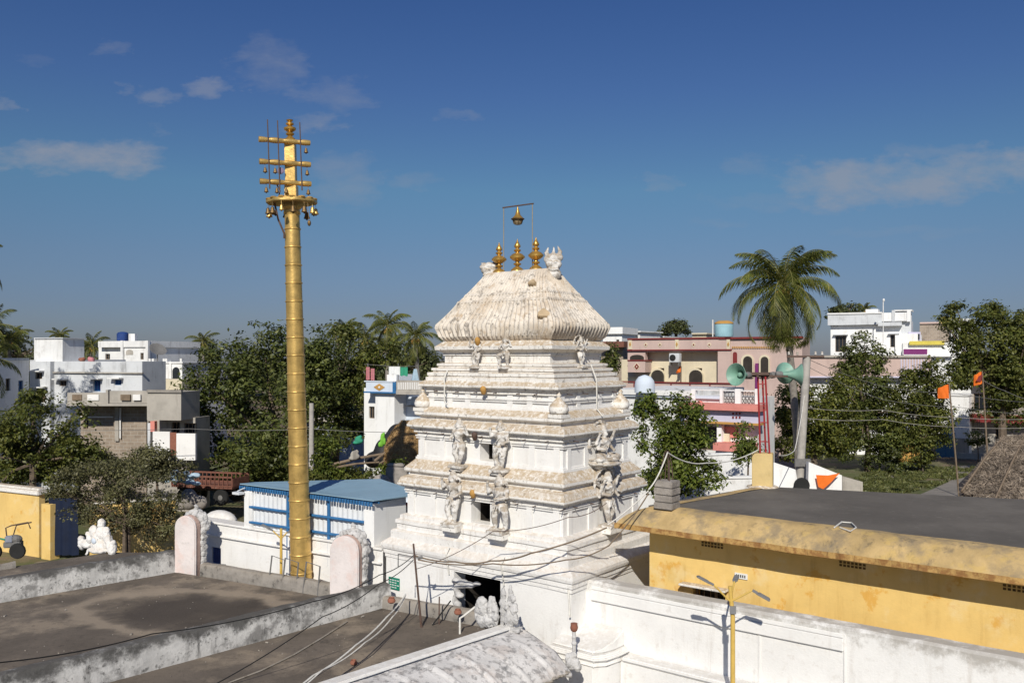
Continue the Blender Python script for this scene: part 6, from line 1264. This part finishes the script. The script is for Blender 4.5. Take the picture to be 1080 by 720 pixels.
tree('round tree peeping over the pink parapet', 140, 713, [(713,346,15,9),(722,350,9,6),(704,350,8,6)], LV['far'], 1800, .5, .8, 16, .2, .3)
tree('leafy treetop right of the coconut palm behind the white house', 110, 893, [(893,328,14,8),(882,330,10,9),(906,332,8,5)], LV['far'], 1800, .5, .8, 16, .2, .3)
tree('dark treetop right behind the tower base between roofs', 82, 648, [(648,380,12,14)], LV['dark'], 1500, .35, .6, 16, .2, .2)
tree('shrub at the foot of the haystack', 41, 413, [(413,496,12,10),(420,490,9,8)], LV['bright'], 900, .2, .3, 14, .2, .05, name='shrub', cat='shrub')
tree('leafy bush beneath the neem tree left of the sacks', 43, 345, [(344,478,14,16),(350,492,16,10)], LV['bright'], 2200, .22, .35, 16, .2, .06, name='shrub', cat='shrub')
tree('weedy bank bush just above the blue shed roof', 44, 360, [(362,500,38,10),(335,502,22,9),(392,503,16,9)], LV['neem'], 4200, .2, .35, 18, .2, .05, name='shrub', cat='shrub')
tree('dry greenish bush patch before the block house, left', 47, 110, [(115,490,34,14),(140,484,22,10),(90,485,20,14)], LV['olive'], 4500, .2, .4, 20, .2, .08, name='shrub', cat='shrub')
tree('dry greenish bush patch before the block house, right', 46, 165, [(165,484,24,16),(180,495,18,12),(150,500,20,12)], LV['olive'], 4000, .2, .4, 20, .2, .08, name='shrub', cat='shrub')
tree('flowering potted bush by the white corner tower', 79, 1032, [(1030,460,12,12),(1028,432,7,10)], LV['bright'], 1200, .24, .35, 14, .2, .06, name='shrub', cat='shrub')
tree('low dark hedge before the white house wing at far left', 50, 60, [(60,498,60,14),(10,500,40,14),(110,500,30,12)], LV['dark'], 6000, .22, .4, 20, .1, .08, name='hedge', cat='hedge')
tree('dark undergrowth beside the farm trailer under the big tree', 56, 262, [(262,500,40,14),(300,498,40,14),(235,505,20,10)], LV['dark'], 5000, .26, .4, 20, .1, .08, name='shrub', cat='shrub')
for (px,py,D_,m,s_,lb) in ((47,379,61.2,'black',(.35,.25,.3),'dark heap of cloth on the grey house roof'),(62,378,60.8,'greencloth',(.14,.14,.5),'slim green can on the grey house roof'),(54,380,61,'rope',(.6,.3,.2),'white sacking on the grey house roof'),(86,379.5,59.6,'terracotta',(.25,.2,.22),'brown bundle on the grey house parapet'),(96,379.5,59.3,'pinkcloth',(.2,.2,.25),'pinkish bundle on the grey house parapet')):
    o = thing('roof_clutter', lb, 'clutter', W(px,py,D_)); q = MB()
    for i in range(5): q.ell((rng.uniform(-.6,.6)*s_[0],0,rng.uniform(-.3,.5)*s_[2]),(s_[0]*.6,s_[1],s_[2]*.6),7)
    remesh(q,'heap',M[m],o,.05,0)
# palms
palm('coconut palm with a full ragged crown at right centre', W(846,560,51), W(826,303,50), 4.3, 44, .2, seed=3, lo=-1.15)
palm('tall coconut palm rising left of the tower roof', W(408,505,84), W(409,345,84), 3.0, 20, .22, seed=5, lo=-.9)
palm('coconut palm close to the tower roof edge', W(445,505,80), W(438,356,80), 3.0, 20, .22, seed=6, lo=-.9)
palm('coconut palm behind the neem tree top', W(366,505,92), W(362,352,92), 3.0, 18, .2, seed=7, lo=-.7)
palm('coconut palm between neem tree and tall palm', W(386,505,90), W(385,358,90), 3.2, 18, .2, seed=17, lo=-.8)
palm('lone far palm between the white houses and the big tree', W(216,500,100), W(214,361,100), 2.4, 16, .2, seed=8, lo=-.9)
palm('far palm beside the roof cabin of the grey house', W(84,500,95), W(97,366,95), 2.6, 17, .2, seed=9, lo=-.7)
palm('low far palm top left of the roof cabin', W(62,500,100), W(63,356,100), 1.9, 14, .2, seed=10, lo=-.5)
palm('far palm cluster member at the left edge, lower', W(8,500,88), W(10,360,88), 3.0, 18, .2, seed=11, lo=-.9)
palm('far palm cluster member at the left edge, taller', W(-12,500,86), W(-8,345,86), 3.2, 18, .2, seed=12, lo=-.9)
palm('near palm whose frond tip hangs in at upper left', W(-95,540,47), W(-72,282,47), 4.6, 18, .2, seed=13, lo=-.9)
palm('low palm whose pale fronds cross the white house at left', W(-40,540,50), W(-24,384,50), 3.2, 18, .2, seed=14, lo=-1.0)
palm('far palm top behind the tall white house', W(912,500,115), W(912,327,115), 1.7, 14, .2, seed=15, lo=-.4)
tree('dark far treetop among the palms left of the tower', 95, 420, [(425,375,34,22),(395,370,20,18),(450,380,18,20)], LV['far'], 5000, .45, .8, 20, .2, .3)
tree('dark far trees behind the left roof cabin', 108, 20, [(15,365,22,14),(75,370,22,10),(40,372,20,10)], LV['far'], 4000, .5, .8, 20, .2, .3)
tree('dark far trees left of the big tree, low crown', 112, 195, [(195,374,16,8),(170,378,16,6),(220,372,16,10)], LV['far'], 3500, .5, .8, 20, .2, .3)
# far wood along the horizon
P=[];Nn=[]
for i in range(260):
    x = rng.uniform(-190,190); y = rng.uniform(150,230); hgt = rng.uniform(7,10.5)
    c = rng.normal(size=(90,3)); c /= np.linalg.norm(c,axis=1,keepdims=True); c *= (.5+.5*rng.random((90,1))); P.append(np.array([x,y,hgt*.55])+c*np.array([5,4,hgt*.45])); Nn.append(c+rng.normal(size=c.shape)*.4+np.array([0,0,.4]))
P=np.concatenate(P);Nn=np.concatenate(Nn);Nn/=np.linalg.norm(Nn,axis=1,keepdims=True)
tag(leaf_mesh('far_wood', P, Nn, 1.5, LV['far'], None, .8), kind='stuff')
# grass and weeds
def scatter(name, poly_px, n, size, m, hz=.25):
    pts = [G(a,b_,0) for a,b_ in poly_px]; xs=[p.x for p in pts]; ys=[p.y for p in pts]; P=[]
    while len(P)<n:
        x,y = rng.uniform(min(xs),max(xs)), rng.uniform(min(ys),max(ys)); c=False
        for i in range(len(pts)):
            a,b_ = pts[i],pts[i-1]
            if (a.y>y)!=(b_.y>y) and x<(b_.x-a.x)*(y-a.y)/(b_.y-a.y)+a.x: c = not c
        if c and mnoise.noise(Vector((x*.5,y*.5,0)))>-.25: P.append((x,y,rng.uniform(.03,hz)))
    N_ = rng.normal(size=(n,3))*np.array([1,1,.5]); N_/=np.linalg.norm(N_,axis=1,keepdims=True); return tag(leaf_mesh(name,P,N_,size,m,None,.35), kind='stuff')
scatter('grass', [(870,522),(910,500),(960,494),(1040,493),(1035,498),(1012,505),(985,514),(930,526)], 11000, .22, M['grass'], .18)
scatter('weeds', [(195,512),(320,500),(420,497),(420,520),(300,530)], 5000, .4, M['grass'], .5)
scatter('weeds', [(-20,560),(200,520),(200,510),(-20,520)], 5000, .4, LV['olive'], .5)
